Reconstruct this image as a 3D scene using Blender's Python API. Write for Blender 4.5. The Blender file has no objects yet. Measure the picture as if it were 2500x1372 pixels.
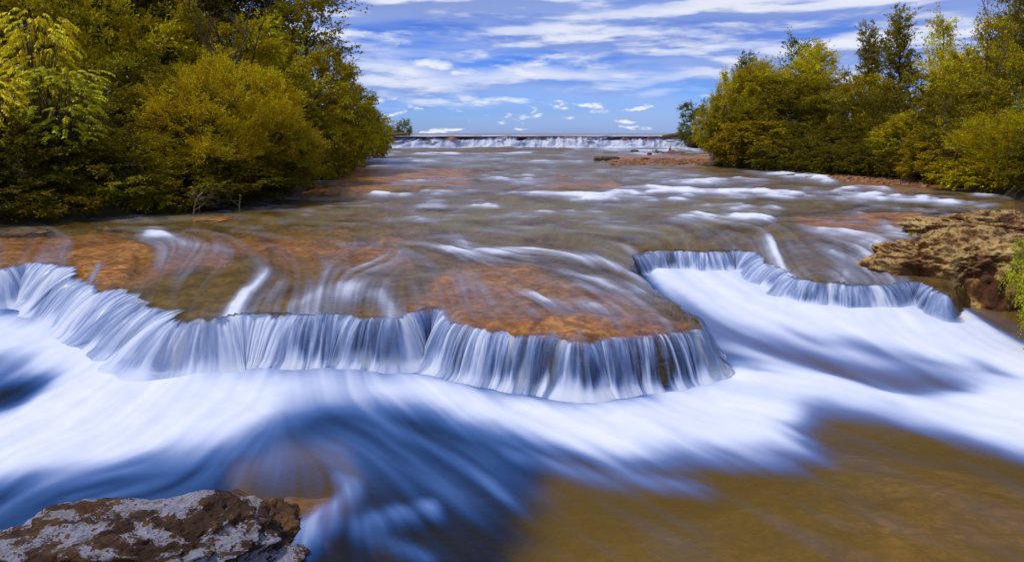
import bpy, math, random
import numpy as np

# ------------------------------------------------------------------ camera, sky, sun
scene = bpy.context.scene
COL = scene.collection
ZC, FPX, HOR = 2.2, 1785.0, 326.0          # eye height, focal length and horizon in photo pixels (2500 wide)
cam_data = bpy.data.cameras.new('camera')
cam_data.sensor_width = 36.0
cam_data.lens = 36.0 * FPX / 2500.0
cam_data.shift_y = -(686.0 - HOR) / 2500.0
cam_data.clip_start = 0.05
cam_data.clip_end = 20000.0
cam = bpy.data.objects.new('camera', cam_data)
cam.location = (0, 0, ZC)
cam.rotation_euler = (math.radians(90), 0, 0)
COL.objects.link(cam)
scene.camera = cam
scene.view_settings.view_transform = 'Standard'
scene.view_settings.look = 'None'
scene.view_settings.exposure = 0.0
scene.view_settings.gamma = 1.0

SUN_EL, SUN_AZ = math.radians(60), math.radians(258)     # azimuth clockwise from +Y: high light from the left
sun_data = bpy.data.lights.new('sun', 'SUN')
sun_data.energy = 2.5
sun_data.angle = math.radians(6)
sun_data.color = (1.0, 0.93, 0.80)
sun = bpy.data.objects.new('sun', sun_data)
sun.rotation_euler = (math.radians(90) - SUN_EL, 0, math.pi - SUN_AZ)
COL.objects.link(sun)


class NT:
    """short-hand for building node trees"""
    def __init__(self, tree):
        self.t = tree
        self.t.nodes.clear()

    def n(self, typ, ins=None, **props):
        nd = self.t.nodes.new(typ)
        for k, v in props.items():
            setattr(nd, k, v)
        for k, v in (ins or {}).items():
            sock = nd.inputs[k]
            if hasattr(v, 'bl_rna') and isinstance(v, bpy.types.NodeSocket):
                self.t.links.new(v, sock)
            else:
                sock.default_value = v
        return nd

    def math(self, op, a, b=None, c=None, clamp=False):
        ins = {0: a}
        if b is not None:
            ins[1] = b
        if c is not None:
            ins[2] = c
        nd = self.n('ShaderNodeMath', ins, operation=op)
        nd.use_clamp = clamp
        return nd.outputs[0]

    def mix(self, fac, a, b, blend='MIX'):
        nd = self.n('ShaderNodeMix', data_type='RGBA', blend_type=blend)
        for k, v in ((0, fac), (6, a), (7, b)):
            if isinstance(v, bpy.types.NodeSocket):
                self.t.links.new(v, nd.inputs[k])
            else:
                nd.inputs[k].default_value = v if k == 0 else (v[0], v[1], v[2], 1)
        return nd.outputs[2]

    def ramp(self, fac, stops, interp='LINEAR'):
        nd = self.n('ShaderNodeValToRGB', {0: fac})
        cr = nd.color_ramp
        cr.interpolation = interp
        while len(cr.elements) > 1:
            cr.elements.remove(cr.elements[-1])
        for i, (p, c) in enumerate(stops):
            e = cr.elements[0] if i == 0 else cr.elements.new(p)
            e.position = p
            e.color = (c[0], c[1], c[2], 1) if not isinstance(c, (int, float)) else (c, c, c, 1)
        return nd.outputs[0]

    def smooth(self, v, lo, hi):
        nd = self.n('ShaderNodeMapRange', {0: v, 1: lo, 2: hi, 3: 0.0, 4: 1.0}, interpolation_type='SMOOTHSTEP')
        return nd.outputs[0]

    def noise(self, vec, scale, detail=4, rough=0.55, dist=0.0, dim='3D'):
        return self.n('ShaderNodeTexNoise', {'Vector': vec, 'Scale': scale, 'Detail': detail, 'Roughness': rough,
                                             'Distortion': dist}, noise_dimensions=dim).outputs[0]


def build_world():
    world = bpy.data.worlds.new('World')
    scene.world = world
    world.use_nodes = True
    g = NT(world.node_tree)
    tc = g.n('ShaderNodeTexCoord').outputs['Generated']
    sep = g.n('ShaderNodeSeparateXYZ', {0: tc})
    x, y, z = sep.outputs
    sky = g.n('ShaderNodeTexSky', sky_type='NISHITA')
    sky.sun_disc = False
    sky.sun_elevation = SUN_EL
    sky.sun_rotation = SUN_AZ
    sky.altitude = 200
    sky.air_density = 1.0
    sky.dust_density = 0.6
    sky.ozone_density = 3.0
    elev = g.n('ShaderNodeClamp', {0: z}).outputs[0]
    tint = g.ramp(elev, [(0.0, (0.64, 0.92, 1.95)), (0.045, (0.50, 0.84, 1.85)), (0.09, (0.24, 0.58, 1.6)), (0.15, (0.10, 0.42, 1.35)), (0.3, (0.3, 0.6, 1.3)), (1.0, (0.5, 0.7, 1.2))])
    blue = g.mix(1.0, sky.outputs[0], tint, 'MULTIPLY')
    # cloud layers by direction: three sizes, smaller towards the horizon; each is lit on its upper side
    def deck(lift, s, k, det, rough, seed, dist=0.0):
        vx = g.math('MULTIPLY', x, s)
        vz = g.math('MULTIPLY', g.math('ADD', z, lift), s * k)
        sd = g.math('ADD', g.math('MULTIPLY', g.math('LESS_THAN', y, 0.0), 7.7), seed)
        v = g.n('ShaderNodeCombineXYZ', {0: vx, 1: vz, 2: sd}).outputs[0]
        return g.noise(v, 1.0, det, rough, dist)

    def layer(base, s, k, thr, soft, lift, seed, dark, light, amount, det=6, rough=.55):
        a = deck(0, s, k, det, rough, seed, .15)
        b = deck(lift, s, k, det, rough, seed, .15)
        cv = g.smooth(g.math('SUBTRACT', a, thr), -soft * .25, soft)
        lt = g.smooth(g.math('SUBTRACT', a, b), -.05, .07)
        return g.mix(g.math('MULTIPLY', cv, amount), base, g.mix(lt, dark, light))
    veil = deck(0, 3.0, 9.0, 4, 0.5, 21.0)
    vm = g.math('MULTIPLY', g.smooth(veil, 0.38, 0.64), g.ramp(elev, [(0.0, .25), (.05, .5), (.11, .75), (.3, .6)]))
    c = g.mix(vm, blue, (4.2, 5.5, 9.4))
    # faint bluish scraps in the clear part
    c = layer(c, 11.0, 5.0, g.ramp(elev, [(0, .62), (.03, .56), (.09, .54), (.2, .7)]), .10, .006, 2.2, (2.0, 3.6, 8.2), (3.4, 4.9, 9.2), .75)
    c = layer(c, 24.0, 3.2, g.ramp(elev, [(0, .60), (.006, .58), (.03, .58), (.05, .63), (.07, .9), (1, .9)]), .085, .004, 9.7, (3.6, 5.2, 9.4), (9.3, 9.6, 10.3), .9, 4)
    c = layer(c, 10.0, 3.6, g.ramp(elev, [(0, .95), (.025, .70), (.045, .58), (.08, .525), (.12, .56), (.3, .6)]), .14, .008, 5.3, (2.9, 4.3, 8.9), (9.4, 9.7, 10.3), .92)
    c2 = layer(c, 4.6, 5.2, g.ramp(elev, [(0, .95), (.035, .62), (.055, .51), (.08, .41), (.12, .345), (.19, .32), (.35, .42), (1, .48)]), .30, .010, 4.1, (2.6, 3.6, 7.4), (8.5, 8.9, 10.1), .95, 7, .52)
    bg = g.n('ShaderNodeBackground', {'Color': c2, 'Strength': 0.095})
    out = g.n('ShaderNodeOutputWorld', {'Surface': bg.outputs[0]})


build_world()

# ------------------------------------------------------------------ numpy helpers
rng = np.random.default_rng(7)


def hash3(ix, iy, iz, seed):
    h = (ix.astype(np.int64) * 374761393 + iy.astype(np.int64) * 668265263 + iz.astype(np.int64) * 2147483647 + seed * 1274126177) & 0xFFFFFFFF
    h = ((h ^ (h >> 13)) * 1274126177) & 0xFFFFFFFF
    h = h ^ (h >> 16)
    return (h & 0xFFFF) / 32767.5 - 1.0


def vnoise(x, y, z=None, seed=0):
    x = np.asarray(x, float)
    y = np.asarray(y, float)
    fx, fy = np.floor(x), np.floor(y)
    ux, uy = x - fx, y - fy
    ux = ux * ux * ux * (ux * (ux * 6 - 15) + 10)
    uy = uy * uy * uy * (uy * (uy * 6 - 15) + 10)
    if z is None:
        zi = np.zeros(1, np.int64)
        a = hash3(fx, fy, zi, seed); b = hash3(fx + 1, fy, zi, seed)
        c = hash3(fx, fy + 1, zi, seed); d = hash3(fx + 1, fy + 1, zi, seed)
        return (a * (1 - ux) + b * ux) * (1 - uy) + (c * (1 - ux) + d * ux) * uy
    z = np.asarray(z, float)
    fz = np.floor(z)
    uz = z - fz
    uz = uz * uz * uz * (uz * (uz * 6 - 15) + 10)
    r = 0
    for k, wz in ((0, 1 - uz), (1, uz)):
        a = hash3(fx, fy, fz + k, seed); b = hash3(fx + 1, fy, fz + k, seed)
        c = hash3(fx, fy + 1, fz + k, seed); d = hash3(fx + 1, fy + 1, fz + k, seed)
        r = r + wz * ((a * (1 - ux) + b * ux) * (1 - uy) + (c * (1 - ux) + d * ux) * uy)
    return r


def fbm(x, y, z=None, octv=4, seed=0, gain=0.5):
    s, a, t = 0, 1.0, 0
    f = 1.0
    for o in range(octv):
        s = s + a * vnoise(np.asarray(x) * f + 17.3 * o, np.asarray(y) * f - 9.1 * o, None if z is None else np.asarray(z) * f + 3.7 * o, seed + o)
        t += a
        a *= gain
        f *= 2.03
    return s / t


def sstep(v, a, b):
    t = np.clip((v - a) / (b - a), 0, 1)
    return t * t * (3 - 2 * t)


def new_mesh(name, verts, quads=None, tris=None, mats=(), attrs=None, smooth=True, mat_idx=None, vcols=None):
    me = bpy.data.meshes.new(name)
    verts = np.ascontiguousarray(verts, np.float32)
    me.vertices.add(len(verts))
    me.vertices.foreach_set('co', verts.ravel())
    loops, starts = [], []
    n = 0
    if quads is not None and len(quads):
        q = np.asarray(quads, np.int32)
        loops.append(q.ravel())
        starts.append(np.arange(len(q), dtype=np.int32) * 4)
        n += q.size
    if tris is not None and len(tris):
        t = np.asarray(tris, np.int32)
        loops.append(t.ravel())
        starts.append(np.arange(len(t), dtype=np.int32) * 3 + n)
        n += t.size
    loops = np.concatenate(loops)
    starts = np.concatenate(starts)
    me.loops.add(len(loops))
    me.loops.foreach_set('vertex_index', loops)
    me.polygons.add(len(starts))
    me.polygons.foreach_set('loop_start', starts)
    me.polygons.foreach_set('use_smooth', np.full(len(starts), bool(smooth)))
    for m in mats:
        me.materials.append(m)
    if mat_idx is not None:
        me.polygons.foreach_set('material_index', np.asarray(mat_idx, np.int32))
    for k, v in (attrs or {}).items():
        v = np.asarray(v, np.float32)
        if v.ndim == 1:
            at = me.attributes.new(k, 'FLOAT', 'POINT')
            at.data.foreach_set('value', np.ascontiguousarray(v))
        else:
            at = me.attributes.new(k, 'FLOAT_VECTOR', 'POINT')
            at.data.foreach_set('vector', np.ascontiguousarray(v).ravel())
    me.update(calc_edges=True)
    return me


def grid_quads(nr, nc, keep=None):
    i = np.arange(nr * nc).reshape(nr, nc)
    q = np.stack([i[:-1, :-1], i[:-1, 1:], i[1:, 1:], i[1:, :-1]], -1).reshape(-1, 4)
    if keep is not None:
        q = q[keep.reshape(-1)]
    return q


def compact(verts, quads, attrs):
    used = np.unique(quads)
    remap = np.full(len(verts), -1, np.int64)
    remap[used] = np.arange(len(used))
    return verts[used], remap[quads], {k: v[used] for k, v in attrs.items()}


def link(name, mesh, parent=None, loc=None):
    o = bpy.data.objects.new(name, mesh)
    COL.objects.link(o)
    if parent is not None:
        o.parent = parent
    if loc is not None:
        o.location = loc
    return o


def tag(o, label=None, cat=None, group=None, kind=None):
    for k, v in (('label', label), ('category', cat), ('group', group), ('kind', kind)):
        if v:
            o[k] = v
    return o


def empty(name, loc=(0, 0, 0), rz=0.0, scale=1.0):
    o = bpy.data.objects.new(name, None)
    o.empty_display_size = 0.2
    COL.objects.link(o)
    o.location = loc
    o.rotation_euler = (0, 0, rz)
    o.scale = (scale,) * 3 if isinstance(scale, (int, float)) else scale
    return o


# ------------------------------------------------------------------ levels of the river
LY = np.array([0, 3, 5, 7, 9, 12, 16, 20, 30, 41, 58, 60, 70.0])
LZ = np.array([.46, .48, .50, .52, .54, .57, .60, .68, .80, .93, 1.03, 1.04, 1.06])


def z_up(Y):
    return np.interp(Y, LY, LZ)


def z_low(X, Y):
    return 0.19 * sstep(Y, 5.9, 8.7) * sstep(X, 1.1, 2.1)


_ty = np.geomspace(1.5, 70, 4000)
_tq = HOR + FPX * (ZC - z_up(_ty)) / _ty


def at_up(px, py):
    """point of the upper river surface that the photo shows at px, py"""
    Y = np.interp(-np.asarray(py, float), -_tq, _ty)
    return np.stack([(np.asarray(px, float) - 1250) * Y / FPX, Y, z_up(Y)], -1)


def at_low(px, py):
    px = np.asarray(px, float); py = np.asarray(py, float)
    z = np.zeros_like(py)
    for _ in range(30):
        Y = FPX * (ZC - z) / (py - HOR)
        X = (px - 1250) * Y / FPX
        z = 0.5 * z + 0.5 * z_low(X, Y)
    return np.stack([X, Y, z], -1)


def at(px, py, Y):
    return ((px - 1250) * Y / FPX, Y, ZC - (py - HOR) * Y / FPX)


# lip of the rock ledge, left to right, as the photo shows it
LIP_A = [(-420, 600), (-250, 625), (-90, 655), (0, 655), (70, 640), (130, 642), (215, 690), (280, 712), (370, 742), (450, 772), (500, 778), (560, 768),
         (640, 765), (740, 770), (830, 762), (900, 772), (970, 776), (1000, 762), (1050, 755), (1085, 764), (1115, 792), (1180, 806), (1280, 818),
         (1360, 822), (1400, 836), (1440, 830), (1480, 822), (1560, 821), (1640, 813), (1690, 806), (1716, 800)]
LIP_B = [(1700, 786), (1640, 745), (1590, 702), (1562, 676), (1547, 655), (1542, 640)]
LIP_C = [(1548, 625), (1560, 618), (1600, 614), (1650, 612), (1740, 614), (1800, 612), (1845, 616), (1880, 640), (1930, 672), (1990, 690), (2050, 696), (2120, 700),
         (2180, 694), (2240, 688), (2285, 706), (2312, 722), (2330, 706), (2345, 670), (2400, 648), (2600, 640), (2900, 640), (3400, 640)]


def resample(P, step):
    seg = np.linalg.norm(np.diff(P[:, :2], axis=0), axis=1)
    s = np.concatenate([[0], np.cumsum(seg)])
    n = max(2, int(s[-1] / step))
    t = np.linspace(0, s[-1], n)
    return np.stack([np.interp(t, s, P[:, k]) for k in range(P.shape[1])], -1), t


ROLL = .075                                  # how far the water bends down before it leaves the rock


def ragged(pts, seed):
    """the lip as a broken rock edge: corners eased, then frayed at two sizes"""
    pts = np.array(pts, float)
    Y = np.interp(-pts[:, 1], -(HOR + FPX * (ZC - z_up(_ty) + ROLL) / _ty), _ty)
    P, s = resample(np.stack([(pts[:, 0] - 1250) * Y / FPX, Y, z_up(Y) - ROLL], -1), .05)
    k = np.hanning(9); k /= k.sum()
    for c in range(3):
        P[:, c] = np.convolve(np.pad(P[:, c], 4, mode='edge'), k, 'valid')
    T = np.gradient(P[:, :2], axis=0); T /= np.linalg.norm(T, axis=1)[:, None] + 1e-9
    w = (.07 + .07 * sstep(-P[:, 0], 1.5, 3)) * fbm(s / .55, s * 0, octv=2, seed=seed) + .06 * fbm(s / .16, s * 0 + 4, octv=2, seed=seed + 3)
    P[:, 2] += .012 * fbm(s / .5, s * 0 + 8, octv=3, seed=seed + 5)
    P[:, 0] += T[:, 1] * w; P[:, 1] -= T[:, 0] * w
    return P


lipAB = ragged(LIP_A + LIP_B, 601)
lipC = ragged(LIP_C, 611)
lip_all = np.concatenate([lipAB, lipC])[::2, :2]


def poly_inside(x, y, P):
    ins = np.zeros(x.shape, bool)
    j = len(P) - 1
    for i in range(len(P)):
        xi, yi = P[i]; xj, yj = P[j]
        c = ((yi > y) != (yj > y)) & (x < (xj - xi) * (y - yi) / (yj - yi + 1e-12) + xi)
        ins ^= c
        j = i
    return ins


def seg_dist(x, y, P, closed=False):
    d = np.full(x.shape, 1e9)
    n = len(P)
    for i in range(n if closed else n - 1):
        ax, ay = P[i]; bx, by = P[(i + 1) % n]
        vx, vy = bx - ax, by - ay
        L = vx * vx + vy * vy + 1e-12
        t = np.clip(((x - ax) * vx + (y - ay) * vy) / L, 0, 1)
        d = np.minimum(d, (x - ax - t * vx) ** 2 + (y - ay - t * vy) ** 2)
    return np.sqrt(d)


# ------------------------------------------------------------------ charts: where white water lies on each level, laid out along the river plane
class Chart:
    def __init__(self, x0, x1, y0, y1, sx, sy):
        self.x0, self.y0, self.sx, self.sy = x0, y0, sx, sy
        self.gx = np.arange(x0, x1, sx, dtype=float)
        self.gy = np.arange(y0, y1, sy, dtype=float)
        self.X, self.Y = np.meshgrid(self.gx, self.gy)

    def sample(self, R, qx, qy):
        u = np.clip((qx - self.x0) / self.sx, 0, R.shape[1] - 1.001)
        v = np.clip((qy - self.y0) / self.sy, 0, R.shape[0] - 1.001)
        i = u.astype(np.int32); j = v.astype(np.int32)
        fu = u - i; fv = v - j
        return (R[j, i] * (1 - fu) + R[j, i + 1] * fu) * (1 - fv) + (R[j + 1, i] * (1 - fu) + R[j + 1, i + 1] * fu) * fv

    def flow(self, guides):
        gx = np.zeros_like(self.X); gy = np.zeros_like(self.X); w = np.zeros_like(self.X)
        for px, py, dx, dy in guides:
            l = math.hypot(dx, dy)
            k = 1.0 / (((self.X - px) ** 2 + (1.6 * (self.Y - py)) ** 2) + 900.0) ** 1.5
            gx += k * dx / l; gy += k * dy / l; w += k
        m = np.hypot(gx, gy) + 1e-12
        self.fx, self.fy = gx / m, gy / m

    def lic(self, R, half, step, sym=True):
        acc = R.copy(); wsum = np.ones_like(R)
        for sgn in ((1, -1) if sym else (-1,)):
            X = self.X.copy(); Y = self.Y.copy()
            for k in range(1, half + 1):
                fx = self.sample(self.fx, X, Y); fy = self.sample(self.fy, X, Y)
                X = X + sgn * step * fx; Y = Y + sgn * step * fy
                w = 1.0 - k / (half + 1.0)
                acc += w * self.sample(R, X, Y); wsum += w
        return acc / wsum

    def poly(self, R, pts, val, soft, wob=0.0, seed=0):
        P = [tuple(map(float, p)) for p in pts]
        X, Y = self.X, self.Y
        if wob:
            X = X + wob * fbm(self.X / 90, self.Y / 40, octv=3, seed=seed)
            Y = Y + 0.5 * wob * fbm(self.X / 90 + 50, self.Y / 40, octv=3, seed=seed + 5)
        d = seg_dist(X, Y, P, True)
        d = np.where(poly_inside(X, Y, P), -d, d)
        a = sstep(-d, -soft, soft)
        R[:] = R * (1 - a) + val * a

    def stroke(self, R, pts, val, width, wob=0.0, seed=0, aspect=1.0, asym=False):
        """soft brush line; aspect > 1 makes the brush wider along x than y"""
        X, Y = self.X / aspect, self.Y
        if wob:
            Y = Y + wob * fbm(self.X / 60, self.Y / 30, octv=3, seed=seed)
        P = [(p[0] / aspect, float(p[1])) for p in pts]
        d = seg_dist(X, Y, P)
        if asym:
            xs = np.array([p[0] for p in P]); ys = np.array([p[1] for p in P]); o = np.argsort(xs)
            side = sstep(Y - np.interp(X, xs[o], ys[o]), -2.0, 3.0)
            wd = width * (.50 + 1.3 * side)
            val = np.clip(val * (.90 + .75 * fbm(self.X / 34, self.Y / 12, octv=3, seed=seed + 40)), 0, 1)
            a = np.exp(-(d / wd) ** 2 * 1.4)
            R[:] = np.maximum(R, R * (1 - a) + val * a)
            return
        a = np.exp(-(d / width) ** 2 * 1.4)
        R[:] = R * (1 - a) + val * a if val < 0.35 else np.maximum(R, R * (1 - a) + val * a)
# ---- lower pool chart
LO = Chart(-420, 2960, 560, 1640, 3.0, 3.0)
LO.flow([(60, 1000, -.85, .45), (350, 1000, -.72, .6), (600, 930, -.35, .7), (560, 1040, -.75, .5), (820, 930, .15, .8), (1000, 950, .6, .45), (1300, 1060, .88, .42),
         (1700, 1120, .94, .36), (1650, 740, .75, .55), (2000, 850, .9, .42), (2300, 930, .92, .40), (2400, 1010, .97, .2), (1900, 945, 1, .12), (2000, 1250, .9, .45),
         (1200, 1200, .75, .6), (300, 1180, -.96, .25), (820, 1050, .85, .35), (2200, 760, .6, .6), (2450, 850, .9, .45), (1500, 1150, .9, .45), (100, 850, -.8, .4),
         (700, 1250, -.3, .9), (1000, 1130, .75, .55), (1600, 1300, .9, .5), (2400, 1150, .9, .42)])
A = np.zeros_like(LO.X)
LO.poly(A, [(-420, 740), (0, 760), (250, 800), (450, 870), (620, 895), (1040, 915), (1200, 965), (1400, 990), (1560, 980), (1790, 900), (1900, 925), (2060, 945),
            (2200, 985), (2500, 960), (2960, 980), (2960, 1260), (2500, 1118), (2300, 1062), (2120, 1012), (1990, 995), (1940, 1040), (1960, 1110), (1700, 1120), (1500, 1135),
            (1350, 1105), (1180, 1058), (1010, 1008), (860, 990), (740, 1005), (660, 1045), (600, 1085), (500, 1110), (300, 1140), (0, 1195), (-420, 1290)], .95, 34, 16, 2)
LO.poly(A, [(1530, 615), (1600, 630), (1800, 640), (2050, 690), (2310, 722), (2380, 775), (2500, 850), (2960, 980), (2960, 1010), (2500, 1000), (2200, 990), (2000, 950), (1790, 905),
            (1735, 830), (1680, 780), (1610, 725)], .93, 16, 6, 3)
LO.stroke(A, [(1500, 1000), (1700, 985), (1950, 1000)], .7, 16)
# grey lanes in the side chute
LO.stroke(A, [(1700, 790), (1850, 850), (2050, 900), (2250, 950)], .24, 34)
LO.stroke(A, [(1660, 745), (1760, 810), (1840, 870)], .34, 20)
LO.poly(A, [(1960, 880), (2180, 905), (2395, 938), (2340, 975), (2210, 980), (2080, 945)], .14, 20, 6, 4)
LO.stroke(A, [(1950, 830), (2200, 880), (2450, 920)], .34, 13)
LO.stroke(A, [(1800, 850), (1880, 890), (1960, 925)], .75, 10)
LO.stroke(A, [(1785, 870), (1830, 900), (1900, 930)], .30, 9)
LO.stroke(A, [(1780, 930), (1950, 935), (2100, 960), (2230, 992), (2400, 975), (2600, 970)], .97, 22)
# darker openings in the white
LO.poly(A, [(-60, 930), (135, 925), (110, 955), (50, 1000), (-60, 1030)], .05, 20, 10, 6)
LO.stroke(A, [(-40, 895), (60, 905)], .34, 18)
LO.stroke(A, [(730, 1055), (840, 1062), (960, 1095)], .08, 30)
LO.stroke(A, [(660, 1095), (800, 1100), (960, 1130)], .10, 26)
LO.stroke(A, [(850, 1000), (920, 1020)], .33, 18)
# thinner veils running off the white
LO.stroke(A, [(-100, 1215), (150, 1180), (420, 1140), (640, 1095)], .42, 26, 8, 7)
LO.stroke(A, [(-100, 1250), (150, 1225), (300, 1190)], .30, 14)
LO.stroke(A, [(940, 1040), (1060, 1095), (1160, 1150), (1240, 1220)], .35, 26)
LO.stroke(A, [(560, 1105), (760, 1085), (900, 1110)], .35, 12)
LO.stroke(A, [(1240, 1110), (1450, 1165), (1700, 1190)], .45, 18)
LO.stroke(A, [(1700, 1130), (1850, 1130), (1990, 1120)], .55, 22)
LO.poly(A, [(2335, 728), (2960, 722), (2960, 930), (2520, 838), (2400, 772)], .03, 14, 8, 14)
A1 = LO.lic(A, 14, 5.0)
# little eddy beside the foreground boulder
E = np.zeros_like(A)
nz_e = fbm(LO.X / 40, LO.Y / 22, octv=4, seed=13, gain=.6)
LO.stroke(E, [(745, 1345), (752, 1310), (775, 1275), (815, 1245), (850, 1215), (868, 1190)], .50, 26, 10, 9)
LO.stroke(E, [(865, 1195), (840, 1175), (815, 1165)], .34, 20)
LO.stroke(E, [(770, 1290), (850, 1285), (930, 1272), (1000, 1252), (1060, 1240)], .42, 20, 12, 8)
LO.stroke(E, [(745, 1300), (775, 1318)], .70, 26)
LO.stroke(E, [(1020, 1250), (1060, 1240)], .40, 24)
LO.stroke(E, [(690, 1400), (720, 1350), (745, 1325)], .46, 24)
LO.stroke(E, [(850, 1290), (960, 1330), (1060, 1372)], .20, 22)
LO.poly(E, [(835, 1232), (875, 1222), (900, 1250), (850, 1265)], .08, 18)
E = np.clip(E * (1 + .5 * nz_e), 0, 1)
LO.poly(E2 := np.zeros_like(A), [(-420, 1180), (150, 1160), (560, 1060), (900, 990), (1150, 1080), (1280, 1190), (1150, 1240), (900, 1170), (560, 1180), (200, 1300), (-420, 1400)], .20, 60, 40, 17)
A1 = np.maximum(A1, LO.lic(E, 7, 4.0) * 1.1)
A1 = np.maximum(A1, LO.lic(E2 * (1 + .6 * nz_e), 14, 5.0))
nz = fbm(LO.X / 9.0, LO.Y / 5.0, octv=3, seed=11, gain=.7)
st = LO.lic(nz, 34, 5.0)
st /= st.std()
nz2 = LO.lic(fbm(LO.X / 30.0, LO.Y / 16.0, octv=3, seed=19), 30, 6.0)
nz2 /= nz2.std()
edge = 4 * A1 * (1 - np.clip(A1, 0, 1))
damp = 1 - .85 * np.exp(-((LO.X - 740) / 190) ** 2 - ((LO.Y - 1000) / 90) ** 2)
F_LO = np.clip(A1 + damp * edge * (.034 * st + .080 * nz2) + .012 * st * (A1 > .6) + .012 * nz2 * (A1 < .3), 0, 1)
def soft3(R):
    k = np.pad(R, 1, mode='edge')
    R = .25 * k[:-2] + .5 * k[1:-1] + .25 * k[2:]
    return .25 * R[:, :-2] + .5 * R[:, 1:-1] + .25 * R[:, 2:]


for _ in range(2):
    F_LO = soft3(F_LO)
# depth of the pool (m)
D_LO = np.full_like(LO.X, .55)
LO.poly(D_LO, [(1350, 1130), (1700, 1100), (2000, 1010), (2960, 1100), (2960, 1700), (1500, 1700), (1250, 1450)], .30, 90, 30, 31)
LO.poly(D_LO, [(1850, 1050), (2050, 1000), (2960, 1150), (2960, 1500), (2100, 1350), (1800, 1200)], .20, 110, 30, 33)
LO.poly(D_LO, [(560, 1150), (700, 1105), (830, 1110), (880, 1170), (820, 1250), (720, 1300), (600, 1250)], .13, 55, 40, 35)
LO.poly(D_LO, [(2300, 730), (2960, 730), (2960, 960), (2500, 840), (2380, 780)], .10, 25)
LO.poly(D_LO, [(1560, 640), (2400, 720), (2960, 960), (2960, 1020), (2400, 1000), (1950, 940), (1760, 860)], .27, 30)
D_LO = LO.lic(D_LO, 8, 5.0) 

# ---- upper river chart
UP = Chart(-420, 2960, 340, 900, 3.0, 1.5)
UP.flow([(x_, y_, 1, .02) for x_ in range(0, 2600, 200) for y_ in (380, 430, 480, 515)] + [(100, 620, -.5, .5), (300, 680, -.5, .6), (480, 640, -.55, .6), (600, 720, -.7, .7), (900, 640, -.7, .25), (850, 740, -.2, .8), (1100, 700, .2, .6), (1400, 780, .55, .5),
         (1650, 770, .7, .5), (1500, 650, .8, .45), (1300, 620, 1, .1), (1000, 540, 1, -.12), (1500, 540, 1, .05), (400, 540, 1, -.06), (1900, 600, .35, .8), (2150, 640, .65, .5),
         (1200, 430, 1, 0), (2000, 450, 1, .05), (2200, 540, 1, .1), (800, 460, 1, -.05), (1700, 600, .4, .8)])
B = np.full_like(UP.X, .02)
lq = np.log(np.clip(UP.Y - HOR, 8, None))
rip = fbm(UP.X / 75, lq * 11, octv=4, seed=41)
rip2 = fbm(UP.X / 30, lq * 26, octv=3, seed=45)
farw = sstep(420 - UP.Y, -6, 40)
inriv = sstep(UP.X, 880, 960) * (1 - sstep(UP.X, 1640, 1760))
B += farw * inriv * .50 * sstep(rip + .35 * rip2, .12, .42)
midw = sstep(UP.Y, 405, 425) * (1 - sstep(UP.Y, 500, 540)) * sstep(UP.X, 900, 1000)
B += midw * .34 * sstep(rip + .3 * rip2, .18, .5)
S = UP.stroke
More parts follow.
